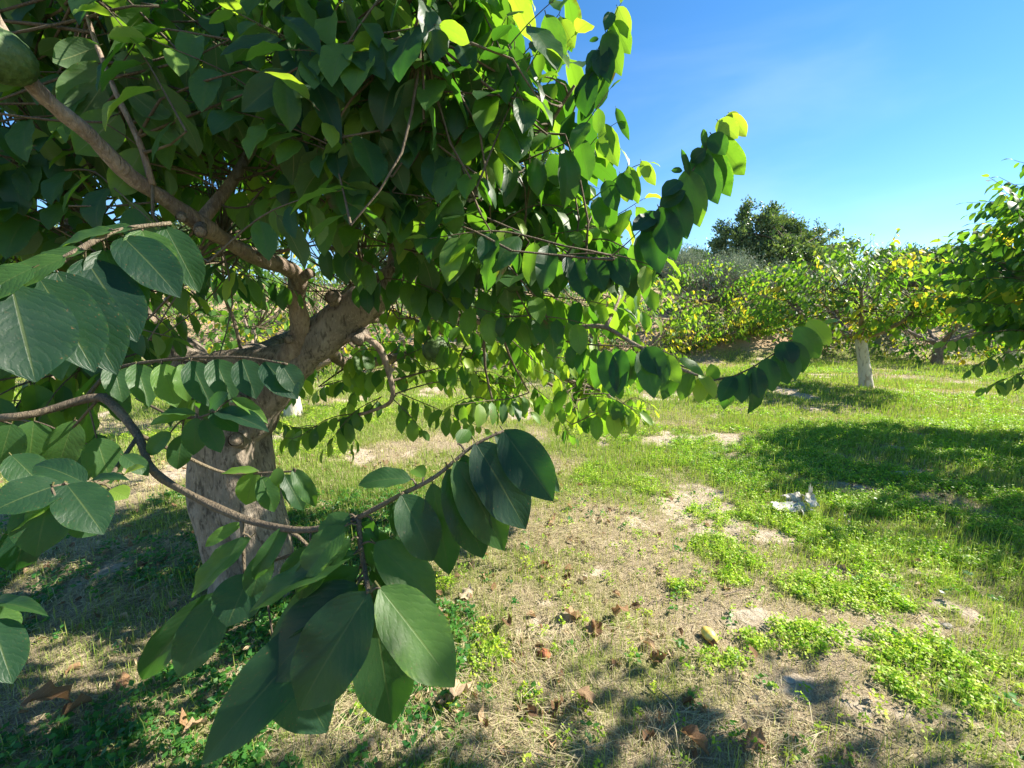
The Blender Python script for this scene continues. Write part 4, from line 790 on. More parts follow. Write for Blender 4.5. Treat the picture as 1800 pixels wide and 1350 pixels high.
# ------------------------------------------------------------------ olives, the big dark tree, the far tree line
def quads(C, D, N, L, W):
    "pointed leaf-shaped quads: centres, directions, normals, lengths, widths"
    D = nrm(D); X = nrm(np.cross(D, N)); L = L[:, None]; W = W[:, None]
    V = np.stack([C - D * L / 2, C + X * W / 2, C + D * L / 2, C - X * W / 2], 1).reshape(-1, 3)
    return V, np.arange(len(C) * 4).reshape(-1, 4)
def leafy(name, base, lobes, nleaf, L, W, mat, label, cat='tree', group=None, cluster=.3, up=.3, tint=(.1, .9), trunk=(.25, 1.2), seed=0, per=30, crown='crown', brown=False):
    rs = np.random.default_rng(seed); base = np.array([base[0], base[1], float(hgt(*base))])
    root = link(name, None, label=label, cat=cat, group=group, loc=base)
    acc = Acc(); V, Fs = tube(crspline([(0, 0, -.2, trunk[0]), (.1, 0, trunk[1] * .5, trunk[0] * .8), (0, 0.1, trunk[1], trunk[0] * .6)], 10), 1, 10) if False else (None, None)
    q = crspline(np.array([(0, 0, -.2, trunk[0] * 1.2), (.08, .05, trunk[1] * .5, trunk[0] * .85), (0, .1, trunk[1], trunk[0] * .65)]), 10)
    acc.add(*tube(q[:, :3], q[:, 3], 10, True, .1)); vol = np.array([l[3] * l[4] * l[5] for l in lobes]); pr = vol ** .8 / (vol ** .8).sum()
    link('trunk', acc.mesh('trunk', M_LIMB), root); br = Acc(); lobes = [(*l[:3], l[3] * 1.22, l[4] * 1.2, l[5] * 1.12) for l in lobes] if name == 'carob_tree' else lobes; CC_, DD, LL, TT = [], [], [], []
    nc = nleaf // per
    for k in range(nc):
        l = lobes[rs.choice(len(lobes), p=pr)]; v = nrm(rs.normal(size=3)); rr = rs.uniform(.45, 1.02) ** .5
        c = np.array(l[:3]) + v * np.array(l[3:6]) * rr
        if c[2] < .15: continue
        out = nrm(v + UP * up + rs.normal(size=3) * .3); cl = cluster * rs.uniform(.6, 1.3)
        tt = rs.uniform(*tint)
        s = rs.uniform(-.6, .6, per)[:, None] * cl; cen = c + out * s + rs.normal(size=(per, 3)) * cl * .28
        CC_.append(cen); DD.append(out + rs.normal(size=(per, 3)) * .55); LL.append(np.full(per, tt)); 
        if k % 6 == 0:
            m = np.array([0, 0, trunk[1]]) + (c - np.array([0, 0, trunk[1]])) * .5 + rs.normal(size=3) * .15
            qq = crspline([np.array([0, .1, trunk[1] * .95]), m, c], 6); br.add(*tube(qq, np.linspace(trunk[0] * .14, .008, 6), 4, False))
    C = np.vstack(CC_); D = np.vstack(DD); tt = np.concatenate(LL) + rs.uniform(-.15, .15, len(C))
    V, F = quads(C, D, rs.normal(size=C.shape) + UP * .8, L * rs.uniform(.7, 1.3, len(C)), W * rs.uniform(.7, 1.3, len(C)))
    link('branches', br.mesh('branches', M_TWIG), root)['kind'] = 'stuff'
    link(crown, mesh_np(crown, V, F, mat, attrs={'tint': np.repeat(tt, 4)}), root)['kind'] = 'stuff'
def zy(py, d): return P(900, py, d)[2]
# olives (fine grey foliage) on the bank
og = 'grey olive trees on the bank'
leafy('olive_tree', gd(1268, 18), [(0, 0, 1.3, 1.4, 1.2, 1.2), (-.9, 0, 1.0, 1.0, 1.0, 1.0), (.5, 0, 1.7, .7, .7, .8), (-.3, 0, 2.0, .5, .5, .6)], 26000, .10, .018, M_OLIVE, 'grey green olive tree in front of the big dark tree', group=og, cluster=.5, up=1.3, per=26, seed=1, trunk=(.16, .9))
leafy('olive_tree', gd(1352, 17.2), [(0, 0, 1.1, 1.1, 1.0, 1.0), (.6, 0, .9, .9, .9, .8)], 18000, .10, .018, M_OLIVE, 'darker olive tree against the left side of the leafy custard apple', group=og, cluster=.5, up=1.2, per=26, seed=2, tint=(0, .6), trunk=(.14, .8))
leafy('olive_tree', gd(1192, 19.5), [(0, 0, 1.5, 1.0, 1., 1.2), (-.2, 0, 2.2, .5, .5, .7)], 14000, .10, .018, M_OLIVE, 'sparse olive tree rising beside the near leaves', group=og, cluster=.5, up=1.4, per=22, seed=3, trunk=(.12, .9))
leafy('olive_tree', gd(1500, 21), [(0, 0, 1.5, 1.6, 1.2, 1.1), (1.5, 0, 1.3, 1.3, 1.2, 1.0), (-1.4, 0, 1.6, 1.2, 1.2, .9)], 20000, .11, .02, M_OLIVE, 'pale olive tree showing over the whitewashed tree', group=og, cluster=.5, up=1.3, per=26, seed=4, trunk=(.14, .9))
# big dark tree on the skyline
D0 = 30; bx, by = gd(1370, D0); gz = float(hgt(bx, by))
def lobe(px, py, rx, ry, d=D0): c = P(px, py, d); return (c[0] - bx, c[1] - by, c[2] - gz, rx / FPX * d, rx / FPX * d * .8, ry / FPX * d)
leafy('carob_tree', (bx, by), [lobe(1350, 450, 55, 30), lobe(1335, 405, 34, 20), lobe(1318, 362, 8, 13), lobe(1312, 385, 12, 12), lobe(1345, 378, 14, 9), lobe(1362, 368, 9, 7), lobe(1290, 430, 28, 24), lobe(1270, 405, 10, 9), lobe(1262, 440, 12, 16), lobe(1440, 455, 38, 18), lobe(1390, 405, 22, 13), lobe(1378, 388, 8, 8), lobe(1437, 407, 9, 7), lobe(1460, 412, 9, 6), lobe(1415, 425, 24, 13), lobe(1484, 436, 14, 8), lobe(1497, 430, 6, 5), lobe(1470, 448, 20, 10), lobe(1340, 485, 60, 22), lobe(1410, 480, 50, 18), lobe(1385, 440, 34, 24), lobe(1370, 460, 70, 22)],
      85000, .24, .11, M_DARK, 'big dark green tree on the skyline with an uneven domed crown', cluster=.5, up=.5, per=36, seed=5, trunk=(.45, 3.0), tint=(.1, .95))
tl = 'trees on the far skyline'
for i, (px, d, py, rx, ry, lb) in enumerate([(1530, 38, 470, 32, 18, 'first small dark tree on the skyline right of the big tree'), (1580, 42, 466, 34, 18, 'second small dark tree on the skyline right of the big tree'), (1630, 40, 468, 36, 20, 'third dark tree on the skyline, meeting the right hand foliage'), (1700, 38, 470, 50, 25, 'dark tree on the skyline hidden behind the right hand foliage'),
                                            (1160, 36, 480, 30, 22, 'small dark tree on the skyline left of the olives'), (1205, 40, 465, 24, 16, 'tiny dark tree on the skyline over the sparse olive')]):
    xx, yy = gd(px, d); zc = P(px, py, d)[2] - float(hgt(xx, yy)); a, b = rx / FPX * d, ry / FPX * d
    leafy('skyline_tree', (xx, yy), [(0, 0, zc, a, a, b), (-a * .5, 0, zc + b * .5, a * .5, a * .5, b * .6), (a * .6, 0, zc - b * .1, a * .5, a * .5, b * .7), (0, 0, zc * .5, a * .8, a * .8, zc * .5)], 9000, .28, .13, M_DARK, lb, group=tl, cluster=.7, up=.6, per=36, seed=30 + i, trunk=(.2, max(.8, zc * .6)), tint=(0, .6))
for i, (px, d, w, lb) in enumerate([(980, 26, 4.2, 'dense tree on the slope behind the middle of the near crown'), (700, 27, 4.8, 'dense tree on the slope behind the right limb'), (400, 25, 4.6, 'dense tree on the slope behind the fork'), (80, 25, 4.6, 'dense tree on the slope behind the left leaves'), (-260, 26, 5.0, 'dense tree on the slope beyond the left edge')]):
    xx, yy = gd(px, d)
    leafy('hillside_tree', (xx, yy), [(0, 0, 2.2, w * .8, 1.6, 1.4), (-w * .4, 0, 2.6, w * .4, 1.4, 1.2), (w * .45, 0, 2.4, w * .4, 1.4, 1.1)], 12000, .24, .12, M_DARK, lb, group='trees on the slope behind the near tree', cluster=.7, up=.4, per=36, seed=50 + i, trunk=(.25, 1.4), tint=(.3, 1))
# overhead wire on the skyline
a, b = P(1090, 432, 33), P(1330, 462, 33); q = np.array([a + (b - a) * t - UP * .5 * 4 * t * (1 - t) * .3 for t in np.linspace(0, 1, 20)])
o_ = q[0].copy(); V, Fs = tube(q - o_, .010, 5); link('overhead_wire', mesh_np('overhead_wire', V, Fs, M_TWIG), label='thin dark wire across the sky left of the big tree', cat='wire', loc=o_)

# ------------------------------------------------------------------ grass, straw, clover, weeds
def area_points(n, y0, y1, k=1.45, pad=1.0, rs=RNG):
    y = y0 + (y1 - y0) * rs.random(n); x = (rs.random(n) * 2 - 1) * (k * np.maximum(y, 0) + pad); return x, y
def uniform_pts(dens, y0, y1, k=1.45, pad=1.0):
    A = 2 * (k * (y0 + y1) / 2 + pad) * (y1 - y0); n = int(A * dens); ymax = k * max(y1, 0) + pad
    y = y0 + (y1 - y0) * RNG.random(int(n * 2)); x = (RNG.random(len(y)) * 2 - 1) * ymax; kk = np.abs(x) < k * np.maximum(y, 0) + pad
    return x[kk], y[kk]
def ground_z(x, y):
    near = (1 - sstep(y, 4, 7)) * (1 - sstep(np.abs(x), 4, 7)); return hgt(x, y) + near * .018 * (fbm(x, y, 14, 3) - .5)
def blades(x, y, h, w, lean, tint, name_=None):
    n = len(x); z = ground_z(x, y) - .003; a = RNG.random(n) * 2 * np.pi; la = RNG.random(n) * 2 * np.pi
    side = np.stack([np.cos(a), np.sin(a), 0 * a], 1) * (w / 2)[:, None]; ld = np.stack([np.cos(la), np.sin(la), 0 * la], 1)
    b = np.stack([x, y, z], 1); m = b + ld * (lean * h * .35)[:, None] + UP * (h * .6)[:, None] * (1 - .25 * lean)[:, None]; t = b + ld * (lean * h)[:, None] + UP * (h * (1 - .45 * lean))[:, None]
    V = np.stack([b - side, b + side, m + side * .8, m - side * .8, t], 1).reshape(-1, 3); k = np.arange(n)[:, None] * 5
    return V, k + np.array([[0, 1, 2, 3]]), k + np.array([[3, 2, 4]]), np.repeat(tint, 5)
def grass():
    Vs, F4, F3, TT, n = [], [], [], [], 0
    for (y0, y1, dens, hs, ws) in ((.3, 2.0, 9000, 1.0, .0021), (2.0, 3.5, 6500, 1.05, .0027), (3.5, 6, 3000, 1.2, .0045), (6, 9.5, 1100, 1.3, .008), (9.5, 15.5, 380, 1.6, .014)):
        x, y = uniform_pts(dens, y0, y1); green, herb, sh, bare, straw, under = covers(x, y)
        p = .12 + .9 * green; p = p * (1 - .88 * bare) * (1 - .35 * straw) * (1 - .3 * sh)
        p *= np.where(y > 11.8, 1 - sstep(ground_z(x, y), .1, .5), 1)
        k = RNG.random(len(x)) < p; x, y, green, straw, under = x[k], y[k], green[k], straw[k], under[k]
        gg = fbm(x + 5, y, 1.3, 3)
        tint = np.clip(.05 + .75 * sstep(green + .8 * (gg - .5), .15, .75) + RNG.normal(size=len(x)) * .16 + .15 * under, 0, 1)
        tint = np.where(RNG.random(len(x)) < .22, RNG.random(len(x)) * .2, tint)
        h = (.022 + .05 * RNG.random(len(x)) ** 1.5) * hs * .86 * (.7 + .7 * gg) * (.7 + .6 * green)
        tall = RNG.random(len(x)) < .07; h = np.where(tall, h * 2.1, h); tint = np.where(tall, np.maximum(tint, .55), tint)
        V, a, b, t = blades(x, y, h, ws * RNG.uniform(.7, 1.4, len(x)), RNG.random(len(x)) ** 1.2 * np.where(tall, .35, .95), tint)
        Vs.append(V); F4.append(a + n); F3.append(b + n); TT.append(t); n += len(V)
    print('grass blades', n // 5)
    link('grass', mesh_np('grass', np.vstack(Vs), [np.vstack(F4), np.vstack(F3)], M_GRASS, attrs={'tint': np.concatenate(TT)}), kind='stuff', cat='grass', label='short thin green and dry grass all over the orchard floor')
grass()
def straw():
    x, y = uniform_pts(4200, .3, 3.2); x2, y2 = uniform_pts(1500, 3.2, 6); x = np.concatenate([x, x2]); y = np.concatenate([y, y2])
    green, herb, sh, bare, st, under = covers(x, y); p = .28 + .75 * st + .35 * under - .25 * sh - .22 * bare; k = RNG.random(len(x)) < p; x, y, st, under = x[k], y[k], st[k], under[k]; n = len(x)
    L_ = RNG.uniform(.02, .075, n) * (1 + 1.2 * st * RNG.random(n)); a = fbm(x, y, 1.1, 2) * 9 + RNG.normal(size=n) * (1.4 - .8 * st); z = ground_z(x, y)
    d = np.stack([np.cos(a), np.sin(a), RNG.normal(size=n) * .16], 1); w = RNG.uniform(.0010, .0026, n) * (1 + (y > 3.2))
    c = np.stack([x, y, z + .004 + RNG.random(n) ** 2 * (.012 + .02 * st)], 1); side = nrm(np.cross(d, UP + RNG.normal(size=(n, 3)) * .5)) * w[:, None] / 2; bow = UP * (L_ * RNG.uniform(0, .12, n))[:, None]
    V = np.stack([c - d * (L_ / 2)[:, None] - side, c - d * (L_ / 2)[:, None] + side, c + side + bow, c - side + bow, c + d * (L_ / 2)[:, None]], 1).reshape(-1, 3); k = np.arange(n)[:, None] * 5
    print('straw', n)
    tint = np.clip(RNG.normal(size=n) * .12 + .02, -.1, .35)
    link('straw', mesh_np('straw', V, [k + np.array([[0, 1, 2, 3]]), k + np.array([[3, 2, 4]])], M_GRASS, attrs={'tint': np.repeat(tint, 5)}), kind='stuff', cat='straw', label='dead straw and cut stems lying over the soil')
straw()
def plantlets(name, x, y, h, rad, nl, ll, lw, tint, mat, label, cat, dome=True, seedz=0):
    "small bushy herbs: leaflets spread over a low dome round each point"
    n = len(x); N = n * nl; z = np.repeat(ground_z(x, y), nl); X = np.repeat(x, nl); Y = np.repeat(y, nl); H = np.repeat(h, nl); Rr = np.repeat(rad, nl)
    a = RNG.random(N) * 2 * np.pi; r = np.sqrt(RNG.random(N)); zz = H * (1 - .75 * r ** 2) * RNG.uniform(.45, 1.05, N)
    C = np.stack([X + np.cos(a) * r * Rr, Y + np.sin(a) * r * Rr, z + zz], 1)
    D = np.stack([np.cos(a) * (.5 + r), np.sin(a) * (.5 + r), RNG.uniform(-.3, .5, N)], 1) + RNG.normal(size=(N, 3)) * .35; Nn = UP + RNG.normal(size=(N, 3)) * .45
    s = RNG.uniform(.65, 1.3, N); V, F = quads(C, D, Nn, ll * s, lw * s); t = np.repeat(tint, nl) + RNG.normal(size=N) * .12
    print(name, N)
    link(name, mesh_np(name, V, F, mat, attrs={'tint': np.repeat(t, 4)}), kind='stuff', cat=cat, label=label)
def pick(dens, y0, y1, f):
    x, y = uniform_pts(dens, y0, y1); c = covers(x, y); k = RNG.random(len(x)) < f(*c, x, y); return x[k], y[k]
x1, y1 = pick(1500, .6, 3.2, lambda g, h, s, b, st, u, x, y: np.maximum(h, .035 * (x > 0)) * (1 - .3 * u)); x2, y2 = pick(700, 3.2, 8, lambda g, h, s, b, st, u, x, y: h)
x = np.concatenate([x1, x2]); y = np.concatenate([y1, y2]); n = len(x)
plantlets('clover', x, y, RNG.uniform(.02, .075, n) * (1 + .5 * (y > 3)), RNG.uniform(.015, .035, n) * (1 + .4 * (y > 3)), 16, .013, .011, RNG.uniform(.35, 1, n), M_HERB, 'bright lime green clover patches in the sun on the right', 'clover')
x1, y1 = pick(900, 2.0, 6.5, lambda g, h, s, b, st, u, x, y: s * .95); n = len(x1)
plantlets('ground_herbs', x1, y1, RNG.uniform(.03, .09, n), RNG.uniform(.03, .06, n), 16, .02, .010, RNG.uniform(.1, .8, n), M_HERB, 'dense feathery green herbs in and around the tree shade', 'herbs')
x1, y1 = pick(60, 4, 12.5, lambda g, h, s, b, st, u, x, y: sstep(g, .45, .8) * sstep(fbm(x, y, .8, 3), .42, .6)); n = len(x1)
plantlets('field_weeds', x1, y1, RNG.uniform(.04, .13, n), RNG.uniform(.05, .12, n), 22, .035, .014, RNG.uniform(.2, 1, n), M_HERB, 'scattered leafy weeds across the far grass', 'weeds')
x1, y1 = pick(900, .3, 3.2, lambda g, h, s, b, st, u, x, y: np.maximum(u * sstep(fbm(x, y, 1.8, 3), .36, .50) * .7 * (x < -.15) * (1 - .6 * st), .012)); n = len(x1)
plantlets('leafy_weeds', x1, y1, RNG.uniform(.02, .075, n), RNG.uniform(.02, .045, n), 9, .026, .016, RNG.uniform(0, .9, n), M_WEED, 'low dark broad leaved weeds in the shade of the near tree', 'weeds')
# brushy plants on the bank and slope
x = (RNG.random(7000) * 2 - 1) * 40; y = 13 + RNG.random(7000) ** 1.5 * 45; k = (fbm(x, y, .45, 3) > .42) & (hgt(x, y) > .25); x, y = x[k], y[k]; n = len(x)
plantlets('slope_scrub', x, y - 0, RNG.uniform(.15, .7, n) * (1 + sstep(y, 20, 40)), RNG.uniform(.2, .6, n) * (1 + sstep(y, 20, 40)), 34, .13, .06, RNG.uniform(-.2, .7, n), M_DARK, 'scrubby plants dotting the bank and the slope', 'scrub')

# ------------------------------------------------------------------ fallen leaves
T_DRY = [leaf_template(6, 8, b, f, w, t, W, True, 20 + i, c) for i, (b, f, w, t, W, c) in enumerate([(1.6, .9, .5, .6, .5, .2), (-1.1, .7, .6, -.7, .55, .1), (.8, 1.2, .4, .9, .5, 0), (-.5, -.5, .7, .3, .6, 0), (2.2, .5, .5, -.4, .5, .3)])]
T_DRYS = [leaf_template(2, 3, b, f, w, t, W, False, 20 + i, c) for i, (b, f, w, t, W, c) in enumerate([(1.6, .9, .5, .6, .5, .2), (-1.1, .7, .6, -.7, .55, .1), (.8, 1.2, .4, .9, .5, 0)])]
x, y = uniform_pts(110, .3, 4.2); cv = covers(x, y); k = RNG.random(len(x)) < (.16 + .35 * cv[5] + .6 * cv[4]) * np.where(x < 1.2, 1, .35); x, y = x[k], y[k]
Ms = []
for i in range(len(x)):
    a = RNG.random() * 6.28; d = np.array([math.cos(a), math.sin(a), RNG.uniform(-.15, .25)]); l = RNG.uniform(.012, .06) if RNG.random() < .8 else RNG.uniform(.05, .075)
    Ms.append(frame(np.array([x[i], y[i], float(ground_z(x[i:i+1], y[i:i+1])[0]) + .012]), d, UP + RNG.normal(size=3) * .4, l))
link('leaf_litter', joined('leaf_litter', T_DRYS, Ms, RNG.integers(3, size=len(x)), RNG.uniform(.1, .95, len(x)), M_DRY), kind='stuff', cat='leaf litter', label='small crumpled dead leaves scattered on the soil')
ME_DRY = [mesh_np('dry_leaf', V, F, M_DRY, uv, smooth=True) for V, F, uv in T_DRY]
dry = [(45, 1275, .13, .3, 30, 'orange brown dry leaf at the bottom left corner beside a curled one', .34), (15, 1288, .09, 1.0, 200, 'pale curled dry leaf touching the left edge at the bottom', .75), (110, 1272, .08, 2, 80, 'thin rust brown dry leaf right of the orange one in the bottom left', .3),
 (325, 1298, .07, 0, 60, 'buff dry leaf among the dark weeds left of the hanging spray', .62), (215, 1215, .06, 3, 130, 'small rusty dry leaf in a sun fleck on the shaded weeds', .4), (290, 1075, .06, 1, 60, 'narrow buff dry leaf standing in the straw behind the weeds', .6),
 (800, 1270, .13, 4, 80, 'large pale tan dry leaf below the hanging spray', .8), (795, 1235, .09, 1, 240, 'folded tan dry leaf just above the largest pale one', .75), (810, 1062, .08, 3, 60, 'whitish dry leaf beside the tip of the hanging leaves', 1.0), (950, 1000, .05, 2, 10, 'small red brown dry leaf near the straw patch in the middle', .3),
 (1022, 1092, .10, 1, 190, 'crumpled orange tan dry leaf at the top of the litter cluster', .62), (1045, 1105, .08, 2, 260, 'dark curled dry leaf tucked under the crumpled tan one', .25), (1103, 1100, .10, 4, 120, 'brown twisted dry leaf right of the crumpled pair', .4), (895, 1120, .08, 0, 100, 'dark brown curled leaf left of the litter cluster', .15),
 (1035, 1130, .06, 3, 70, 'light brown dry leaf just below the crumpled pair', .55), (1015, 1240, .08, 4, 350, 'orange brown cupped leaf lying in the soft shadow', .55), (975, 1265, .07, 2, 60, 'dark red dry leaf left of the cupped one', .22), (945, 1275, .06, 0, 140, 'blackish folded dry leaf at the bottom middle', .1),
 (1140, 1160, .08, 1, 330, 'thin brown dry leaf right of the litter cluster', .35), (450, 1290, .06, 4, 20, 'small buff dry leaf behind the lowest hanging leaf', .7), (1195, 1295, .09, 2, 310, 'rust dry leaf among twigs at the bottom edge', .4), (1310, 1325, .08, 3, 30, 'grey dry leaf in the dark strip at the bottom edge', .45),
 (1470, 1005, .07, 1, 20, 'pale dry leaf on the bare soil between the clover patches', .8), (1620, 1000, .06, 0, 120, 'tan dry leaf by the clover on the right', .65), (1350, 870, .06, 4, 80, 'light dry leaf beside the torn paper', .9)]
for (px, py, l, ti, ang, lb, tint) in dry:
    g = G(px, py); z = float(ground_z(np.array([g[0]]), np.array([g[1]]))[0]); a = R(ang); me = ME_DRY[int(ti) % 5]
    V = T_DRY[int(ti) % 5][0]
    M = frame(np.zeros(3), np.array([math.cos(a), math.sin(a), .12]), UP + np.array([RNG.normal() * .15, RNG.normal() * .15, 0]), l * 1.15); lowz = (V @ M[:3, :3].T)[:, 2].min()
    o = link('dry_leaf', me, label=lb, cat='dry leaf', group='large fallen leaves on the ground'); M[:3, 3] = (g[0], g[1], z - lowz + .004); o.matrix_basis = Matrix(M.tolist()); o['tint'] = tint

# ------------------------------------------------------------------ fruit, torn paper, stones, sticks
def blob(nu, nv, f):
    th = np.linspace(0, np.pi, nv + 1); ph = np.arange(nu) / nu * 2 * np.pi; TH, PH = np.meshgrid(th, ph, indexing='ij')
    d = np.stack([np.sin(TH) * np.cos(PH), np.sin(TH) * np.sin(PH), np.cos(TH)], -1); V = (d * f(d)[..., None]).reshape(-1, 3)
    i = np.arange(nv)[:, None] * nu; j = np.arange(nu)[None]; j2 = (j + 1) % nu
    return V, np.stack([i + j, i + nu + j, i + nu + j2, i + j2], -1).reshape(-1, 4)
def fruit_mat(name, c1, c2, c3, bump=.002, rough=.4):
    t = NT(name); tc = t.n('ShaderNodeTexCoord').outputs['Object']; n = t.noise(30, 4, tc); m = t.noise(190, 3, tc)
    c = t.ramp(n, [(.35, c1), (.52, c2), (.7, c3)]); c = t.mix(t.math('MULTIPLY', t.rng(m, .6, .7), .5), c, tuple(x * .35 for x in c1))
    return t.end(t.bsdf(c, rough, .4, t.bump(t.math('ADD', n, m), bump, .6)))
g = G(1246, 1122); z = float(ground_z(np.array([g[0]]), np.array([g[1]]))[0])
V, F = blob(28, 20, lambda d: .028 * (1 + .06 * fbm(d[..., 0] * 2 + 9, d[..., 1] * 2 + d[..., 2] * 2 + 5, 1, 2)) * (1 + .38 * d[..., 0] ** 2) * (1 - .10 * np.abs(d[..., 2])))
fr = link('fallen_fruit', mesh_np('fallen_fruit', V, F, fruit_mat('yellow fruit skin', (.55, .36, .06), (.74, .60, .14), (.80, .70, .26)), smooth=True), label='pale yellow overripe fruit lying on the sunny soil', cat='fruit', loc=(g[0], g[1], z + .025)); fr.rotation_euler = (0, .15, R(-68))
V, Fs = tube([(-.042, 0, 0), (-.034, 0, 0)], [.004, .006], 8); link('stem_scar', mesh_np('stem_scar', V, Fs, M_TWIG), fr)
# hanging green fruit: scaly skin from overlapping rounded bumps
def cherimoya(px, py, d, size, label, top):
    c = P(px, py, d); rs = np.random.default_rng(int(px)); pts = nrm(rs.normal(size=(90, 3)))
    for _ in range(12):
        df = pts[:, None] - pts[None]; ds = (df ** 2).sum(-1) + np.eye(90); pts = nrm(pts + .012 * (df / ds[..., None]).sum(1))
    def f(dd):
        m = (dd[..., None, :] * pts).sum(-1); m = np.sort(m, -1); g1 = np.clip((m[..., -1] - m[..., -2]) * 16, 0, 1)
        return size * (1 + .075 * g1 ** .5) * (1 + .14 * dd[..., 2] - .05 * dd[..., 2] ** 2)
    V, F = blob(64, 44, f); fr = link('hanging_fruit', mesh_np('hanging_fruit', V, F, fruit_mat('green fruit skin', (.035, .07, .02), (.065, .12, .032), (.10, .15, .05), .003, .6), smooth=True), label=label, cat='fruit', group='green fruits hanging in the tree', loc=c)
    e = P(*top) - c; V, Fs = tube(crspline([np.array([0, 0, size * .98]), np.array([0, 0, size * 1.25]) * .6 + e * .4, e], 8), np.linspace(.006, .004, 8), 8); link('stalk', mesh_np('stalk', V, Fs, M_TWIG, smooth=True), fr)
cherimoya(0, 104, .80, .050, 'green scaly custard apple hanging at the top left corner by the thick branch', (18, 62, .82))
cherimoya(768, 618, 2.2, .075, 'green custard apple hanging among the far sprays in the middle', (770, 570, 2.2))
# brown dried fruit
g = G(957, 1160); z = float(ground_z(np.array([g[0]]), np.array([g[1]]))[0])
V, F = blob(24, 16, lambda d: .026 * (1 + .5 * (fbm(d[..., 0] * 3 + 9, d[..., 1] * 3 + d[..., 2] * 2 + 5, 1, 3) - .4)) * (1 - .35 * np.abs(d[..., 2])))
link('dried_fruit', mesh_np('dried_fruit', V, F, fruit_mat('dried fruit skin', (.12, .04, .02), (.30, .10, .04), (.42, .17, .07), .006, .8), smooth=True), label='small shrivelled rust red fruit lying in the dead straw', cat='dried fruit', loc=(g[0], g[1], z + .014))
# torn paper
def paper_mat():
    t = NT('weathered paper'); p = pos(t); c = t.ramp(t.noise(14, 4, p), [(.3, (.42, .38, .28)), (.5, (.60, .57, .52)), (.7, (.70, .69, .66))])
    return t.end(t.mixs(.25, t.bsdf(c, .75, .2, t.bump(t.noise(40, 3, p), .006, .6)), t.transl((.7, .68, .6))))
M_PAPER = paper_mat()
def sheet(W, H, seed, folds, nx=16, ny=12):
    rs = np.random.default_rng(seed); X, Y = np.meshgrid(np.linspace(-.5, .5, nx + 1), np.linspace(-.5, .5, ny + 1)); X, Y = X.ravel(), Y.ravel(); edge = np.maximum(np.abs(X), np.abs(Y)) * 2
    X = X + (edge > .9) * rs.uniform(-.07, .07, len(X)); Y = Y + (edge > .9) * rs.uniform(-.10, .10, len(X)); Z = folds(X, Y) + .05 * (fbm(X + seed, Y, 3, 3) - .5)
    i = np.arange(ny)[:, None] * (nx + 1); j = np.arange(nx)[None]; F = np.stack([i + j, i + j + 1, i + nx + 2 + j, i + nx + 1 + j], -1).reshape(-1, 4)
    V = np.stack([X * W, Y * H, Z], 1); n = len(V); return np.vstack([V, V - np.array([0, 0, .0008])]), np.vstack([F, F[:, ::-1] + n])
g = G(1405, 895); z = float(ground_z(np.array([g[0]]), np.array([g[1]]))[0]); pp = link('torn_paper', None, label='torn crumpled whitish paper bag lying among the green herbs', cat='paper', loc=(g[0], g[1], z + .02))
pp.scale = (.78, .78, .78)
for W, H, sd, f, loc, rot in ((.36, .12, 1, lambda X, Y: .05 * np.abs(X + .1) + .05 * Y * Y, (-.12, -.03, .035), (.35, .08, .12)), (.15, .12, 2, lambda X, Y: .12 * X * X + .03 * np.abs(Y), (.11, .05, .085), (1.0, .2, .4)),
                              (.12, .10, 3, lambda X, Y: -.14 * X * X, (.03, .10, .09), (1.0, -.3, -.2)), (.13, .09, 4, lambda X, Y: .08 * X * X, (-.02, -.09, .02), (.7, .4, .3)), (.04, .15, 5, lambda X, Y: .35 * Y * Y, (.17, .12, .10), (.6, .0, -1.2)), (.09, .07, 6, lambda X, Y: -.2 * Y * Y, (-.03, .13, .095), (.5, .2, .4))):
    V, F = sheet(W, H, sd, f); o = link('flap', mesh_np('flap', V, F, M_PAPER, smooth=False), pp, loc=loc); o.rotation_euler = rot
def stone_mat():
    t = NT('grey stone'); p = pos(t); n = t.noise(40, 5, p); return t.end(t.bsdf(t.ramp(n, [(.3, (.22, .20, .17)), (.7, (.42, .39, .34))]), .9, .2, t.bump(n, .01, .8)))
M_STONE = stone_mat()
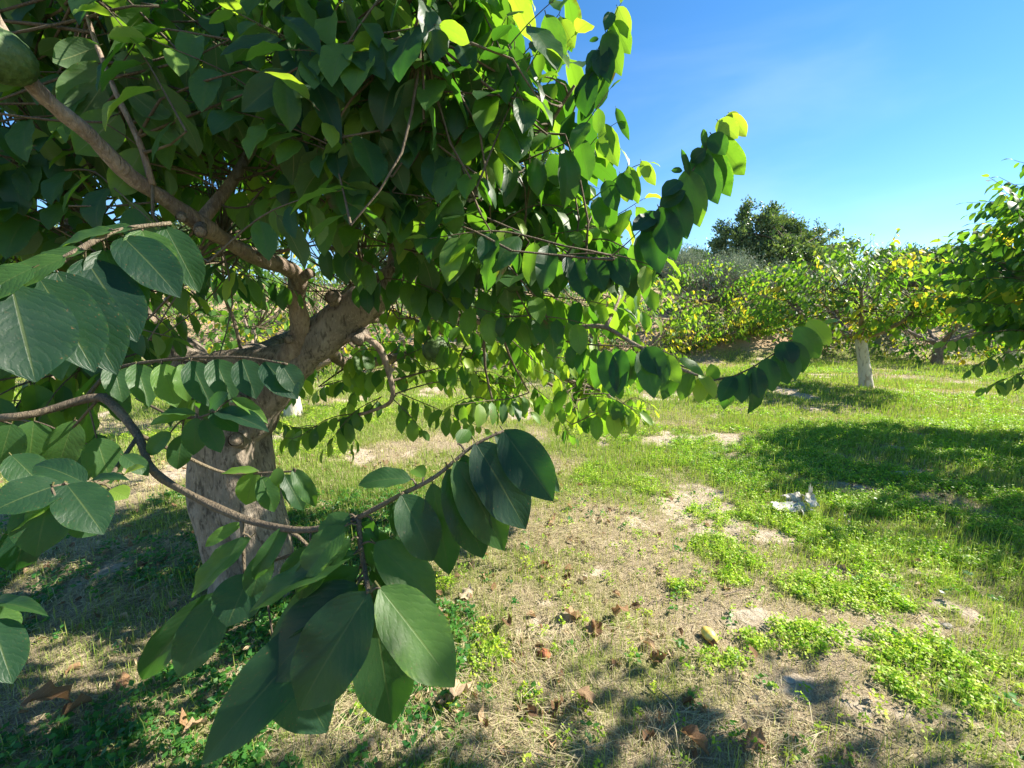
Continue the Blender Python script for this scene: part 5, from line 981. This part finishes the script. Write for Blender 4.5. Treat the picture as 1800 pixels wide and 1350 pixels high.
for (px, py, s, lb) in ((1250, 796, .07, 'grey stone at the left end of the shaded herbs'), (1590, 838, .08, 'grey stone in the shade on the right'), (1385, 1196, .018, 'small pale stone on the bare soil below the clover'), (1665, 1105, .02, 'small pale stone on the bare patch at the right')):
    g = G(px, py); z = float(ground_z(np.array([g[0]]), np.array([g[1]]))[0]); k = px
    V, F = blob(22, 14, lambda d: s * (1 + .6 * (fbm(d[..., 0] * 1.6 + k, d[..., 1] * 1.6 + d[..., 2] * 1.3, 1, 3) - .5)) * (1 - .5 * np.abs(d[..., 2]))); V[:, 0] *= 1.4
    link('stone', mesh_np('stone', V, F, M_STONE, smooth=True), label=lb, cat='stone', group='stones on the ground', loc=(g[0], g[1], z + s * .02))
sticks = [((1265, 1050), (1345, 1040), 'pale straight stick beside the small clover tuft'), ((1140, 1062), (1195, 1052), 'thin straw coloured stick in the middle ground'), ((1280, 1200), (1345, 1235), 'dry stalk slanting across the soil below the yellow fruit'), ((790, 1075), (850, 1062), 'pale stem lying by the whitish dry leaf'), ((860, 1325), (1010, 1350), 'long thin stem at the bottom edge'), ((735, 1340), (790, 1245), 'reddish stem leaning beside the large tan leaf'),
          ((1510, 1285), (1570, 1300), 'grey twig at the edge of the bottom shade'), ((1180, 1240), (1120, 1180), 'brown stalk right of the soft shadow'), ((1420, 1000), (1500, 985), 'buff stick on the bare soil behind the clover')]
for a, b, lb in sticks:
    ga, gb = G(*a), G(*b); pts = []
    for t in np.linspace(0, 1, 7):
        g = ga + (gb - ga) * t + RNG.normal(size=2) * .006; pts.append([g[0], g[1], float(ground_z(np.array([g[0]]), np.array([g[1]]))[0]) + .009 + .012 * math.sin(t * 3.1)])
    pts = np.array(pts); o0 = pts[0].copy(); V, Fs = tube(crspline(pts - o0, 16), np.linspace(.0028, .0014, 16), 6, True, .2); link('stick', mesh_np('stick', V, Fs, M_DRYSTICK if 'M_DRYSTICK' in globals() else M_LIMB, smooth=True), label=lb, cat='stick', group='dry sticks and stalks on the ground', loc=o0)
